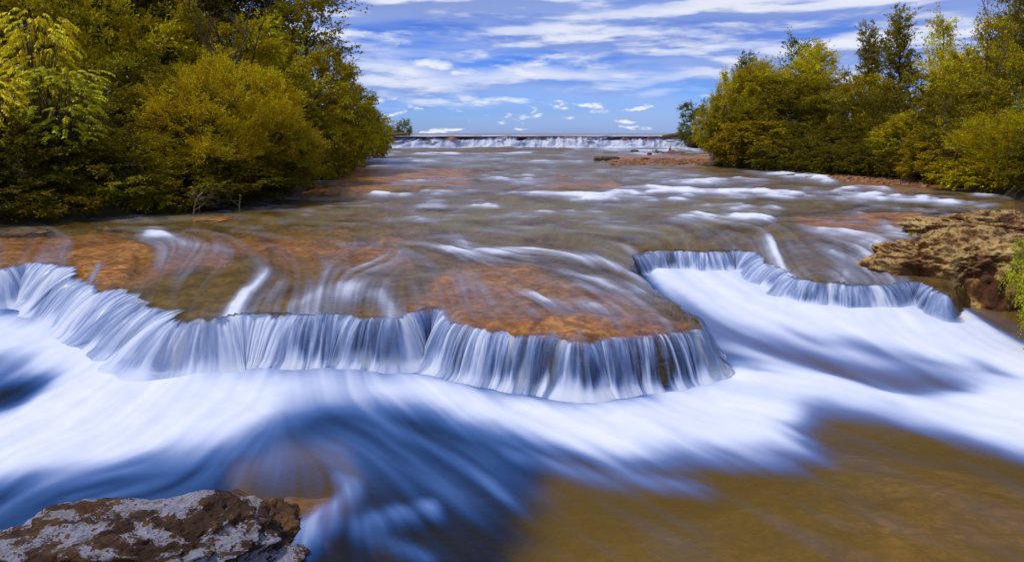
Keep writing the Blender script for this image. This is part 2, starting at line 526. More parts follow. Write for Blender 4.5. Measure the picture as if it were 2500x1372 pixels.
for pts, v, w in [
    ([(905, 392), (1000, 386), (1100, 390), (1180, 384)], .6, 5), ([(1240, 388), (1330, 392), (1420, 396)], .45, 4), ([(900, 404), (1040, 398)], .4, 4),
    ([(980, 358), (1100, 357), (1300, 359), (1500, 358), (1660, 360), (1710, 364)], .85, 4.5), ([(1050, 366), (1120, 368), (1200, 365)], .45, 3), ([(1380, 366), (1560, 368), (1660, 366)], .6, 3.5),
    ([(910, 474), (1000, 466), (1110, 463), (1250, 470), (1380, 472), (1520, 474)], .62, 5), ([(1060, 470), (1110, 455), (1130, 458)], .62, 5), ([(1000, 444), (1080, 438), (1200, 436), (1300, 440)], .35, 4),
    ([(1180, 432), (1260, 438), (1330, 440)], .5, 4), ([(1270, 462), (1330, 452), (1400, 460)], .4, 4),
    ([(1430, 488), (1540, 470), (1620, 458), (1700, 462), (1800, 466), (1950, 470), (2100, 474), (2200, 480), (2330, 488)], .82, 8),
    ([(1510, 462), (1580, 448), (1680, 442), (1760, 438)], .70, 7), ([(1530, 440), (1600, 428), (1640, 418)], .42, 7), ([(1560, 412), (1640, 415), (1700, 424)], .35, 5),
    ([(1730, 440), (1800, 436), (1860, 428), (1910, 424), (1960, 430), (2020, 436)], .78, 6), ([(2040, 466), (2110, 458), (2170, 462)], .66, 6),
    ([(2080, 474), (2180, 480), (2320, 486)], .85, 8),
    ([(1650, 530), (1700, 520), (1740, 518), (1800, 524), (1868, 534)], .80, 8), ([(1780, 512), (1832, 502)], .6, 4), ([(1440, 512), (1500, 498), (1600, 490)], .42, 6),
    ([(1440, 545), (1600, 556)], .22, 6),
    # left ledge
    ([(360, 570), (395, 572), (430, 594), (470, 602), (520, 604), (572, 616)], .86, 8), 
    ([(648, 668), (630, 700), (590, 730), (540, 760), (480, 800)], .92, 17), ([(690, 690), (650, 725), (590, 752)], .5, 9),
    ([(60, 640), (110, 625), (140, 618)], .35, 8), ([(170, 585), (140, 615)], .3, 7), ([(-300, 620), (-100, 640), (30, 650)], .4, 8), ([(240, 640), (215, 665)], .34, 7),
    # bulge over the main fall
    ([(660, 760), (720, 738), (780, 716), (830, 706), (880, 702), (915, 712), (950, 735), (985, 765)], .84, 13), ([(700, 765), (800, 735), (870, 716)], .5, 14), ([(925, 720), (960, 760), (985, 790)], .8, 14),
    # centre of the ledge
    ([(800, 660), (880, 640), (950, 624), (1035, 610)], .52, 7), ([(1090, 606), (1150, 612), (1220, 612), (1300, 608), (1350, 618), (1400, 630)], .72, 7), ([(1130, 620), (1250, 624), (1330, 625)], .42, 8),
    ([(1410, 630), (1470, 634), (1530, 645), (1570, 668)], .92, 12), ([(1120, 572), (1140, 598)], .45, 6), ([(780, 615), (800, 640)], .35, 8),
    ([(1255, 708), (1300, 712), (1345, 735), (1400, 740), (1500, 745)], .6, 8), ([(1370, 655), (1430, 668), (1500, 690), (1560, 690)], .5, 12), ([(1420, 700), (1500, 715), (1570, 705)], .48, 12),
    ([(1400, 690), (1440, 660)], .45, 8), ([(1010, 700), (1150, 690), (1250, 680)], .16, 14), ([(1050, 750), (1085, 762), (1110, 780)], .55, 7),
    # slab and side streams on the right
    ([(1882, 575), (1890, 600), (1905, 632), (1935, 668)], .82, 10), ([(2035, 612), (2060, 638), (2120, 655), (2190, 668), (2240, 684)], .66, 9), ([(2050, 600), (2065, 650), (2050, 690)], .5, 7),
    ([(2000, 556), (2080, 566), (2160, 572), (2250, 562)], .62, 8), ([(1960, 548), (2000, 560)], .5, 6), ([(2090, 600), (2130, 622), (2140, 640)], .7, 8), ([(2160, 540), (2180, 560)], .55, 9),
    ([(2150, 585), (2120, 610)], .6, 9), ([(2060, 520), (2110, 530)], .3, 5), ([(2220, 548), (2290, 556)], .5, 6), ([(2100, 590), (2160, 580)], .55, 8), ([(1980, 575), (2060, 590)], .38, 8)]:
    S(B, pts, min(v * 1.12, .97), w * (1.25 if w < 12 else .9), wob=w * 1.1, seed=int(pts[0][0]) % 97, aspect=1.25, asym=w < 12)
UP.poly(B, [(395, 582), (480, 606), (572, 618), (510, 670), (430, 680), (380, 640)], .20, 20, 12, 23)
S(B, [(360, 570), (395, 572), (430, 594), (470, 602), (520, 604), (572, 616)], .86, 8, wob=6, seed=3)
fine = fbm(UP.X / 42, lq * 34, octv=4, seed=49, gain=.6)
B += .42 * sstep(fine + .4 * rip, .12, .55) * sstep(590 - UP.Y, 0, 60)
B += .36 * sstep(fbm(UP.X / 70, UP.Y / 14, octv=4, seed=59), .08, .5) * sstep(UP.Y, 560, 600) * sstep(UP.X, 700, 900)
far_ = sstep(560 - UP.Y, 0, 40)
B *= 1 - far_ * .55 * sstep(-(rip2 + .5 * rip), -.10, .25)
lg_ = sstep(UP.Y, 550, 590)
B *= 1 - .22 * lg_
B1 = (1 - lg_) * (.55 * UP.lic(B, 6, 4.0) + .45 * B) + lg_ * (.75 * UP.lic(B, 11, 4.0) + .25 * B)
nu = fbm(UP.X / 8.0, UP.Y / 2.6, octv=3, seed=51, gain=.65)
su = UP.lic(nu, 22, 5.0)
su /= su.std()
nv = UP.lic(fbm(UP.X / 26, UP.Y / 9, octv=3, seed=55), 16, 5.0)
nv /= nv.std()
eu = 4 * np.clip(B1, 0, 1) * (1 - np.clip(B1, 0, 1))
F_UP = np.clip(B1 + eu * (.09 * su + .12 * nv) + .018 * su + .022 * nv, 0, 1)
# depth of the upper river (m)
D_UP = np.full_like(UP.X, .16)
UP.poly(D_UP, [(-420, 560), (-420, 900), (1720, 900), (1720, 790), (1500, 640), (1100, 590), (700, 570), (300, 555)], .045, 30, 20, 61)
UP.poly(D_UP, [(900, 560), (1000, 500), (1300, 490), (2400, 495), (2300, 520), (1900, 545), (1500, 600), (1200, 560)], .30, 25, 20, 62)
UP.poly(D_UP, [(-420, 540), (700, 490), (900, 480), (900, 520), (500, 552), (-420, 580)], .20, 14)
UP.poly(D_UP, [(900, 470), (740, 470), (870, 410), (1050, 400), (1150, 430), (1500, 430), (1540, 460), (1200, 470)], .035, 12, 14, 63)
UP.poly(D_UP, [(1870, 545), (1880, 520), (2200, 508), (2600, 512), (2500, 560), (2000, 570)], .02, 12, 14, 64)
UP.poly(D_UP, [(1930, 430), (2000, 415), (2320, 430), (2320, 460), (2100, 450)], .02, 7, 8, 65)
UP.poly(D_UP, [(1450, 397), (1560, 390), (1770, 388), (1770, 404), (1560, 406)], -.01, 3, 5, 66)
UP.poly(D_UP, [(1890, 600), (1960, 570), (2200, 640), (2260, 690), (1960, 690)], .06, 14)
UP.poly(D_UP, [(1430, 600), (1500, 580), (1560, 600), (1555, 625), (1480, 630)], .22, 14)
D_UP *= np.clip(1 + 1.0 * fbm(UP.X / 110, lq * 13, octv=4, seed=47) + .5 * nv * .4, .15, 2.2)
D_UP *= np.clip(1 + 1.1 * fbm(UP.X / 55, lq * 26, octv=4, seed=48, gain=.6) * sstep(640 - UP.Y, 0, 80), .1, 2.5)
UP.poly(D_UP, [(1120, 790), (1200, 770), (1400, 765), (1600, 760), (1650, 765), (1720, 800), (1560, 822), (1400, 838), (1180, 808)], -.005, 9, 10, 67)
UP.poly(D_UP, [(150, 600), (340, 585), (330, 660), (270, 705), (200, 680)], .0, 12, 12, 68)
UP.poly(D_UP, [(1880, 552), (1900, 528), (2050, 520), (2250, 515), (2250, 540), (2000, 560)], -.01, 7, 8, 69)
# warm orange rock (else olive-brown)
W_UP = np.full_like(UP.X, .32)
for P, v, s in [([(-420, 575), (300, 560), (600, 570), (560, 640), (300, 700), (-420, 680)], .75, 25), ([(900, 470), (720, 475), (870, 405), (1050, 400), (1150, 430), (1120, 460)], .85, 18),
                ([(1100, 640), (1300, 640), (1420, 700), (1560, 690), (1716, 800), (1400, 840), (1100, 790), (960, 760)], .82, 24), ([(1880, 515), (2500, 505), (2450, 560), (2000, 575)], 1.0, 12),
                ([(1950, 415), (2330, 428), (2330, 460), (2000, 450)], 1.0, 8), ([(1440, 385), (1760, 380), (1760, 404), (1560, 406)], .8, 4),
                ([(280, 700), (450, 650), (640, 660), (520, 780), (440, 775)], .05, 20), ([(1400, 500), (2300, 500), (1900, 545), (1400, 590)], .15, 25),
                ([(1900, 560), (2000, 580), (2260, 690), (1960, 700)], .12, 20), ([(560, 560), (1000, 560), (1000, 640), (700, 650)], .66, 25), ([(1200, 438), (1500, 425), (1540, 460), (1300, 462)], .7, 10),
                ([(-420, 545), (700, 490), (900, 490), (700, 555), (-420, 580)], .3, 15)]:
    UP.poly(W_UP, P, v, s, s, int(P[0][0]) % 89)

# ------------------------------------------------------------------ materials of rock and water
def mat(name):
    m = bpy.data.materials.new(name)
    m.use_nodes = True
    return m, NT(m.node_tree)


def make_water(name, shallow, deep, d0, d1, foam_lo=(.13, .28, .80), foam_hi=(.78, .82, .93), rough=.2, bump=.25, bscale=3.0, gloss=.5, absorb=2.6, sheet=False):
    m, g = mat(name)
    foam = g.n('ShaderNodeAttribute', attribute_name='foam').outputs['Fac']
    depth = g.n('ShaderNodeAttribute', attribute_name='depth').outputs['Fac']
    geo = g.n('ShaderNodeTexCoord').outputs['Object']
    mp = g.n('ShaderNodeMapping', {0: geo, 'Scale': (.7, 1.2, 1)}).outputs[0]
    h = g.noise(mp, bscale, 4, .5, .4)
    bmp = g.n('ShaderNodeBump', {'Strength': bump, 'Distance': .05, 'Height': h}).outputs[0]
    body = g.n('ShaderNodeBsdfDiffuse', {'Color': g.mix(g.smooth(depth, d0, d1), shallow, deep), 'Normal': bmp})
    clear = g.n('ShaderNodeBsdfTransparent', {'Color': (.95, .93, .86, 1)})
    ba = g.math('SUBTRACT', 1.0, g.math('POWER', 2.718, g.math('MULTIPLY', depth, -absorb)))
    s1 = g.n('ShaderNodeMixShader', {0: ba, 1: clear.outputs[0], 2: body.outputs[0]})
    gl = g.n('ShaderNodeBsdfGlossy', {'Color': (1, 1, 1, 1), 'Roughness': rough, 'Normal': bmp})
    fr = g.n('ShaderNodeFresnel', {'IOR': 1.33, 'Normal': bmp})
    frs = g.math('MULTIPLY', fr.outputs[0], gloss, clamp=True)
    if sheet:
        frs = g.math('MULTIPLY', frs, g.math('MULTIPLY', g.smooth(foam, .05, .5), .3))
    s2 = g.n('ShaderNodeMixShader', {0: frs, 1: s1.outputs[0], 2: gl.outputs[0]})
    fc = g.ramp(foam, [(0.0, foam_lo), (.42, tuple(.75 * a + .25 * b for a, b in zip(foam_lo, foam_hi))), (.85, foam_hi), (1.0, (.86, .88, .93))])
    fd = g.n('ShaderNodeMixShader', {0: .25 if sheet else .0, 1: g.n('ShaderNodeBsdfDiffuse', {'Color': fc}).outputs[0], 2: g.n('ShaderNodeBsdfTranslucent', {'Color': fc}).outputs[0]})
    fa = g.math('POWER', foam, .85, clamp=True)
    s3 = g.n('ShaderNodeMixShader', {0: fa, 1: s2.outputs[0], 2: fd.outputs[0]})
    g.n('ShaderNodeOutputMaterial', {0: s3.outputs[0]})
    return m


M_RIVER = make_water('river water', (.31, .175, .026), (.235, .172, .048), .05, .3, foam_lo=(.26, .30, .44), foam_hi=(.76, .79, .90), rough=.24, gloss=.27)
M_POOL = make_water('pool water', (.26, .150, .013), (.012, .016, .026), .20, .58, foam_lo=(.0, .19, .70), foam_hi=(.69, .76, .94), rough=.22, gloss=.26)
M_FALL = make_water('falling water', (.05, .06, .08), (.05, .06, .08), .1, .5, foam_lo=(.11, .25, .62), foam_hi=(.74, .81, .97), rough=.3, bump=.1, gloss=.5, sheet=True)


def make_bed():
    m, g = mat('wet river rock')
    geo = g.n('ShaderNodeTexCoord').outputs['Object']
    warm = g.n('ShaderNodeAttribute', attribute_name='warm').outputs['Fac']
    mp = g.n('ShaderNodeMapping', {0: geo, 'Scale': (.9, 1.1, 1.6)}).outputs[0]
    n1 = g.noise(mp, 2.2, 6, .62, .6)
    n2 = g.noise(mp, 11.0, 7, .7, .3)
    n3 = g.noise(mp, 0.9, 4, .55, .8)
    olive = g.ramp(n1, [(.28, (.045, .030, .006)), (.50, (.20, .125, .022)), (.72, (.34, .21, .05))])
    orange = g.ramp(n1, [(.26, (.16, .05, .008)), (.48, (.50, .19, .030)), (.70, (.66, .33, .09))])
    w2 = g.smooth(g.math('ADD', warm, g.math('MULTIPLY', g.math('SUBTRACT', n3, .5), .9)), .25, .75)
    c = g.mix(w2, olive, orange)
    dk = g.smooth(n2, .40, .62)
    c = g.mix(dk, g.mix(.6, c, (.03, .018, .010)), c)
    v = g.n('ShaderNodeTexVoronoi', {'Vector': g.n('ShaderNodeMapping', {0: geo, 'Scale': (.5, 1.0, 1)}).outputs[0], 'Scale': 1.6}, feature='DISTANCE_TO_EDGE').outputs[0]
    cr = g.smooth(g.math('ADD', v, g.math('MULTIPLY', n1, .10)), .05, .085)
    c = g.mix(cr, g.mix(.45, c, (.02, .013, .01)), c)
    hh = g.math('ADD', g.math('MULTIPLY', n1, .7), g.math('MULTIPLY', n2, .3))
    b = g.n('ShaderNodeBump', {'Strength': .7, 'Distance': .06, 'Height': hh}).outputs[0]
    p = g.n('ShaderNodeBsdfPrincipled', {'Base Color': c, 'Roughness': .42, 'Normal': b, 'Specular IOR Level': .3})
    g.n('ShaderNodeOutputMaterial', {0: p.outputs[0]})
    return m


M_BED = make_bed()

# ------------------------------------------------------------------ fan of river vertices (finer close by)
ucols = np.concatenate([np.linspace(-1.30, -.76, 40, endpoint=False), np.linspace(-.76, .76, 1000, endpoint=False), np.linspace(.76, 1.30, 40)])
yrows = np.linspace(1.7 ** -.85, 61.5 ** -.85, 720) ** (-1 / .85)
U, YY = np.meshgrid(ucols, yrows)
XX = U * YY
NR, NC = XX.shape
QXu = 1250 + FPX * XX / YY
QYu = HOR + FPX * (ZC - z_up(YY)) / YY
QYl = HOR + FPX * (ZC - z_low(XX, YY)) / YY
near = yrows < 14
dl = np.full(XX.shape, 9.0)
dl[near] = seg_dist(XX[near], YY[near], lip_all)
P_up = np.concatenate([lip_all, [(40, lip_all[-1][1]), (40, 80), (-40, 80), (-40, lip_all[0][1])]])
inside = np.ones(XX.shape, bool)
inside[near] = poly_inside(XX[near], YY[near], P_up)
dl = np.where(inside, dl, -dl)

f_up = UP.sample(F_UP, QXu, QYu)
d_up = UP.sample(D_UP, QXu, QYu)
w_up = UP.sample(W_UP, QXu, QYu)
f_lo = LO.sample(F_LO, QXu, QYl)
d_lo = LO.sample(D_LO, QXu, QYl)
a_lo = LO.sample(A1, QXu, QYl)

lam = np.clip(YY / 12.0, .35, 4)
rel = fbm(XX / 1.1, YY / 1.5, octv=5, seed=71, gain=.55)
step_n = fbm(XX / 2.4, YY / 2.0, octv=3, seed=75)
terr = (np.floor(step_n * 5) / 5 + sstep(step_n * 5 - np.floor(step_n * 5), .75, 1.0) / 5 - step_n)
far_rel = fbm(XX / (.22 * YY), np.log(YY) * 9, octv=4, seed=73)
bed_u = z_up(YY) - d_up + .028 * rel * (1 - sstep(YY, 12, 20)) + .009 * YY * far_rel * sstep(YY, 12, 20) * sstep(d_up, .28, .12) * sstep(d_up, .005, .03) + .10 * terr * np.clip(d_up * 6, .25, 1)
ledge = sstep(13 - YY, 0, 2.5) * sstep(d_up, .14, .06)
hump = ledge * (.065 * fbm(XX / .75, YY / .9, octv=4, seed=95) + .08 * terr)
bed_u = bed_u + hump
bed_l = z_low(XX, YY) - d_lo + .05 * rel
roll = (ROLL + .012) * np.exp(-np.clip(dl, 0, None) / .22) * (dl < 5)
bed_u = bed_u - roll
# the rock face curves down under the falling sheet
wf = np.interp(QXu, [-420, 0, 300, 560, 740, 1000, 1400, 1716], [.50, .46, .58, .56, .32, .26, .24, .26]) * .62
wf = np.where((QXu > 1545) & (YY > 7.2), .14, wf)
o_ = np.clip(-dl / wf + .10 * fbm(XX * 6, YY * 6, octv=4, seed=77), 0, 1)
top_ = z_up(YY) - ROLL - .03 + .018 * fbm(XX * 4, YY * 4, octv=4, seed=78)
bed_f = top_ - (top_ - bed_l) * o_ ** 1.7
bed_z = np.where(dl > 0, np.minimum(bed_u, bed_u * sstep(dl, 0, .12) + np.minimum(bed_u, top_) * (1 - sstep(dl, 0, .12))), bed_f)
riv_z = z_up(YY) + .035 * (f_up - .1) * np.clip(YY / 10, .6, 3) + .012 * fbm(XX / .5, YY / .35, octv=3, seed=81) * np.clip(YY / 14, .3, 2)
riv_z += .72 * hump
riv_z -= roll
mist = np.exp(-((-dl - .36 - .10 * fbm(XX / .3, YY / .3, octv=2, seed=91)) / .16) ** 2) * sstep(a_lo, .3, .8)
pool_z = z_low(XX, YY) + .02 * mist * (1 + .5 * fbm(XX / .16, YY / .16, octv=3, seed=93)) + .05 * a_lo + .035 * a_lo * fbm(XX / .55, YY / .45, octv=3, seed=85) + .006 * fbm(XX / .3, YY / .2, octv=2, seed=87)

V = np.stack([XX, YY, bed_z], -1).reshape(-1, 3)
sub = (np.arange(NR) % 1 == 0)
bed = link('riverbed', new_mesh('riverbed', V, grid_quads(NR, NC), mats=[M_BED], attrs={'warm': np.where(dl > 0, w_up, .25 + .2 * np.clip((.5 - d_lo) / .4, 0, 1) + .6 * np.exp(-((QXu - 740) / 150) ** 2 - ((QYl - 1190) / 90) ** 2)).ravel()}))
tag(bed, kind='structure')

dc = np.minimum(np.minimum(dl[:-1, :-1], dl[1:, :-1]), np.minimum(dl[:-1, 1:], dl[1:, 1:]))
q = grid_quads(NR, NC, dc > -.02)
v_, q_, a_ = compact(np.stack([XX, YY, riv_z], -1).reshape(-1, 3), q, {'foam': f_up.ravel(), 'depth': d_up.ravel()})
tag(link('river_water', new_mesh('river_water', v_, q_, mats=[M_RIVER], attrs=a_)), kind='structure')
q = grid_quads(NR, NC, dc < .12)
v_, q_, a_ = compact(np.stack([XX, YY, pool_z], -1).reshape(-1, 3), q, {'foam': f_lo.ravel(), 'depth': d_lo.ravel()})
tag(link('pool_water', new_mesh('pool_water', v_, q_, mats=[M_POOL], attrs=a_)), kind='structure')


# ------------------------------------------------------------------ falling sheets
def fall_sheet(name, lip, dens_of, width_of, label, seed, streak=9.0, rows=40, smooth_m=.45, parent=None, wk=1.0, dk=0.0):
    P, s = resample(lip, .008)
    n = len(P)
    T = np.gradient(P[:, :2], axis=0)
    T /= np.linalg.norm(T, axis=1)[:, None] + 1e-9
    k = max(3, int(smooth_m / .008))
    ker = np.hanning(k); ker /= ker.sum()
    pad = lambda a: np.convolve(np.pad(a, k // 2 + 1, mode='edge'), ker, 'same')[k // 2 + 1:-(k // 2 + 1)]
    T = np.stack([pad(T[:, 0]), pad(T[:, 1])], -1)
    T /= np.linalg.norm(T, axis=1)[:, None] + 1e-9
    N = np.stack([T[:, 1], -T[:, 0]], -1)
    qx = 1250 + FPX * P[:, 0] / P[:, 1]
    W = wk * width_of(qx, P) * (1 + .22 * fbm(s * 1.3, s * 0, octv=3, seed=seed + 9))
    tt = np.linspace(-.30, 1.0, rows)
    D = dens_of(qx, P) + dk
    px_len = np.concatenate([[0], np.cumsum(np.hypot(np.diff(qx), 0) + .3 * np.diff(s) * 200)])
    D = D + .20 * fbm(px_len / 75, px_len * 0, octv=2, seed=seed + 21) * (D > .3)
    start = .12 * fbm(px_len / 13, px_len * 0 + 3, octv=4, seed=seed + 3, gain=.75) + .20 * fbm(px_len / 60, px_len * 0, octv=2, seed=seed + 4)
    ends = sstep(s, 0, .12) * sstep(s[-1] - s, 0, .12)
    verts = np.zeros((rows, n, 3)); foam = np.zeros((rows, n))
    broad = fbm(px_len / 46, px_len * 0, octv=2, seed=seed + 6)
    for r, t in enumerate(tt):
        foot = sstep(t, .80, 1.0)
        out = W * (t if t > 0 else t * .7) + .13 * foot ** 1.5
        x = P[:, 0] + N[:, 0] * out; y = P[:, 1] + N[:, 1] * out
        zl = P[:, 2] + .006
        zbot = z_low(x, y) + .045
        tz = min(max(t, 0) / .92, 1.0)
        z = zl - (zl - zbot) * tz ** 1.6 - .014 * sstep(t, -.25, .1) - .05 * sstep(t, .90, 1.0)
        lean = .35 * vnoise(px_len / 70, px_len * 0, seed=seed + 8)
        st = fbm(px_len / streak + lean * t * 2, px_len * 0 + t * .8, octv=5, seed=seed, gain=.62)
        bulge = .020 * st * sstep(t, .0, .4)
        verts[r] = np.stack([x + N[:, 0] * bulge, y + N[:, 1] * bulge, z], -1)
        f = D * (.92 + .06 * t) + (1.05 * st + .50 * broad) * (1.06 - D * .78) - .10 * sstep(t, .25, .70) * (D < .7)
        puff = sstep(t + .16 * vnoise(px_len / 22, px_len * 0, seed=seed + 12) + .05 * st, .70, .97)
        f = f * (1 - puff) + .96 * puff
        f_riv = UP.sample(F_UP, qx, HOR + FPX * (ZC - z_up(P[:, 1])) / P[:, 1] - 5.0)
        f = f * sstep(t, -.06 + start, .08 + start) * ends
        f = np.maximum(f, f_riv * (1 - .8 * sstep(t, .0, .8)) * ends * (dk < -.05))
        foam[r] = np.clip(f, .0, .97)
    me = new_mesh(name, verts.reshape(-1, 3), grid_quads(rows, n), mats=[M_FALL], attrs={'foam': foam.ravel(), 'depth': np.zeros(rows * n)})
    o = link(name, me, parent)
    if label:
        tag(o, label, 'waterfall', None, 'structure')
    return o


def dens_main(qx, P):
    y = P[:, 1]
    side = np.zeros_like(qx)
    d = np.interp(qx, [-420, 0, 300, 480, 560, 700, 740, 830, 940, 985, 1010, 1060, 1100, 1300, 1560, 1600, 1650, 1720, 1760],
                  [.84, .80, .80, .84, .90, .82, .62, .52, .54, .84, .76, .56, .56, .50, .50, .26, .28, .54, .6])
    return d




def dens_main2(qx, P):
    d = dens_main(qx, P)
    i = np.argmax(qx)
    k = np.arange(len(qx))
    return np.where(k > i, np.interp(k, [i, i + 30, i + 110], [.5, .45, .22]), d)


def width_main(qx, P):
    i = np.argmax(qx)
    k = np.arange(len(qx))
    w = np.interp(qx, [-420, 0, 300, 560, 740, 1000, 1400, 1716], [.50, .46, .58, .56, .32, .26, .24, .30])
    return w * np.where(k > i, np.interp(k, [i, i + 60, len(k)], [1, .6, .35]), 1)


main_fall = fall_sheet('waterfall', lipAB, dens_main2, width_main, 'long white curtain of water falling over the brown ledge across the middle of the stream', 101, streak=7.5, dk=-.12)
fall_sheet('veil', lipAB, dens_main2, width_main, None, 171, streak=30, parent=main_fall, wk=.72, dk=-.02)


def dens_side(qx, P):
    return np.interp(qx, [1545, 1600, 1630, 1700, 1830, 1900, 1960, 2100, 2220, 2260, 2320], [.72, .66, .40, .56, .70, .84, .66, .72, .64, .46, .60])


side_fall = fall_sheet('waterfall', lipC[:int(np.argmax(1250 + FPX * lipC[:, 0] / lipC[:, 1] > 2316))], dens_side, lambda qx, P: np.interp(qx, [1545, 1840, 1960, 2300], [.22, .34, .24, .20]),
           'shorter white waterfall dropping into the chute beside the mossy boulder', 131, smooth_m=1.1, streak=8, dk=-.1)
fall_sheet('veil', lipC[:int(np.argmax(1250 + FPX * lipC[:, 0] / lipC[:, 1] > 2316))], dens_side, lambda qx, P: np.interp(qx, [1545, 1840, 1960, 2300], [.22, .34, .24, .20]),
           None, 191, streak=26, smooth_m=1.1, parent=side_fall, wk=.72, dk=.0)

# far fall: a broken two-step curtain across the whole river, and the lake beyond it
def far_fall():
    xs = np.linspace(-13.5, 19.0, 1500)
    prof_t = np.linspace(0, 1, 44)
    rowsv = []; foams = []
    lipy = 60 + 1.3 * fbm(xs / 3, xs * 0, octv=4, seed=150)
    lipz = 1.99 - .10 * sstep(-xs, 2, 10) + .09 * fbm(xs / 1.6, xs * 0, octv=4, seed=153)
    lead = sstep(xs, -9.5, -6.5) 
    for t in prof_t:
        sh = fbm(xs / 1.1 + 2.0 * t, xs * 0 + t * 3.2, octv=4, seed=155)
        yy = lipy + .6 - 3.0 * t + .25 * sh
        drop = .40 * sstep(t + .25 * sh, .0, .42) * sstep(t, 0, .1) + .60 * sstep(t + .22 * sh, .38, .80)
        zz = lipz - (lipz - 1.02) * drop
        st = fbm(xs / .28 + 1.5 * t, xs * 0 + t * 2.2, octv=4, seed=158)
        f = .14 + 1.0 * sstep(t + .50 * sh + .18 * st, .10, .42) 
        f = f * (.80 + .35 * st)
        holes = sstep(fbm(xs / .9, xs * 0 + t * 4, octv=3, seed=160), .18, .42) * sstep(.75 - t, 0, .3)
        f = f * (1 - .75 * holes)
        rowsv.append(np.stack([xs, yy, zz + .02 * st], -1)); foams.append(np.clip(f, 0.02, .97))
    v = np.array(rowsv); f = np.array(foams)
    me = new_mesh('waterfall', v.reshape(-1, 3), grid_quads(len(prof_t), len(xs)), mats=[M_FALL, M_BED], attrs={'foam': f.ravel(), 'depth': np.full(f.size, .02)})
    o = tag(link('waterfall', me), 'low white waterfall spanning the whole river below the horizon', 'waterfall', None, 'structure')
    v2 = v.copy(); v2[:, :, 1] += .12; v2[:, :, 2] -= .06
    me = new_mesh('rock_ledge', v2.reshape(-1, 3), grid_quads(len(prof_t), len(xs)), mats=[M_BED], attrs={'warm': np.full(f.size, .55)})
    tag(link('rock_ledge', me), kind='structure')
    # lake above
    yl = np.concatenate([np.linspace(60.2, 80, 60), np.geomspace(81, 9000, 60)])
    xl = np.linspace(-1, 1, 161)
    Yg = np.repeat(yl[:, None], 161, 1)
    Xg = 2.5 + xl[None] * (17 + (Yg - 60.2) * 1.2)
    Zg = 1.96 + .02 * sstep(Yg, 62, 75) + .02 * fbm(Xg / 2, Yg / 1.2, octv=3, seed=165) * (Yg < 200) - .03 * (Yg < 60.6)
    fo = np.clip(.30 + .6 * sstep(fbm(Xg / 2.2, Yg / .9, octv=3, seed=167), .0, .4) * (Yg < 90), 0, 1)
    me = new_mesh('lake_water', np.stack([Xg, Yg, Zg], -1).reshape(-1, 3), grid_quads(len(yl), 161), mats=[M_RIVER], attrs={'foam': fo.ravel(), 'depth': np.full(Xg.size, 1.0)})
    tag(link('lake_water', me), kind='structure')


far_fall()

# ------------------------------------------------------------------ banks, ground
def make_soil():
    m, g = mat('dark bank soil')
    geo = g.n('ShaderNodeTexCoord').outputs['Object']
    n = g.noise(geo, 3.0, 6, .6)
    c = g.ramp(n, [(.3, (.010, .007, .002)), (.5, (.040, .026, .007)), (.62, (.05, .045, .010)), (.8, (.10, .07, .025))])
    b = g.n('ShaderNodeBump', {'Strength': .8, 'Distance': .08, 'Height': n}).outputs[0]
    p = g.n('ShaderNodeBsdfPrincipled', {'Base Color': c, 'Roughness': .9, 'Normal': b})
    g.n('ShaderNodeOutputMaterial', {0: p.outputs[0]})
    return m


M_SOIL = make_soil()
BANK_L = np.array([(-7.6, -6), (-8.2, 2), (-8.9, 7), (-9.4, 10.5), (-9.2, 13.0), (-7.9, 14.0), (-6.6, 15.6), (-5.5, 17.8), (-5.6, 20), (-6.7, 24), (-6.9, 31), (-8.6, 42), (-10.4, 54), (-11.6, 60), (-13, 64), (-34, 70)])
BANK_R = np.array([(4.6, -6), (4.6, 4.8), (4.75, 6.3), (5.9, 8.3), (7.4, 10.6), (9.6, 13), (11.8, 17), (12.9, 19.6), (13.4, 22.5), (11.4, 26.5), (8.9, 30), (9.2, 34), (11.4, 42), (14.4, 52), (16.2, 58), (17.2, 61), (18.5, 64), (40, 70)])


def bank(name, line, sgn):
    P, s = resample(line, .35)
    off = np.array([-.6, -.15, .05, .3, .7, 1.3, 2.2, 4, 8, 16, 40, 120])
    hh = np.array([-.5, -.12, .12, .28, .42, .6, .8, 1.0, 1.25, 1.4, 1.6, 1.8])
    v = np.zeros((len(P), len(off), 3))
    for k, (o_, h_) in enumerate(zip(off, hh)):
        x = P[:, 0] + sgn * o_ + .18 * fbm(P[:, 1] / .8, P[:, 1] * 0 + k * .5, octv=3, seed=201) * (o_ > -.3)
        y = P[:, 1]
        base = np.where(P[:, 1] < 8.5, 0.05, z_up(P[:, 1])) + 1.0 * sstep(P[:, 1], 57, 61)
        v[:, k] = np.stack([x, y, base + h_ + .10 * fbm(x / .6, y / .6, octv=3, seed=203) * (o_ > .2)], -1)
    tag(link(name, new_mesh(name, v.reshape(-1, 3), grid_quads(len(P), len(off)), mats=[M_SOIL])), kind='structure')


bank('riverbank', BANK_L, -1)
bank('riverbank', BANK_R, 1)
gy = np.array([-40, 0, 60, 61, 200, 1000, 9000.0]); gx = np.array([-9000, -500, -60, 0, 60, 500, 9000.0])
Gx, Gy = np.meshgrid(gx, gy)
tag(link('ground', new_mesh('ground', np.stack([Gx, Gy, np.where(Gy < 60.5, -1.6, 1.2)], -1).reshape(-1, 3), grid_quads(7, 7), mats=[M_SOIL])), kind='structure')


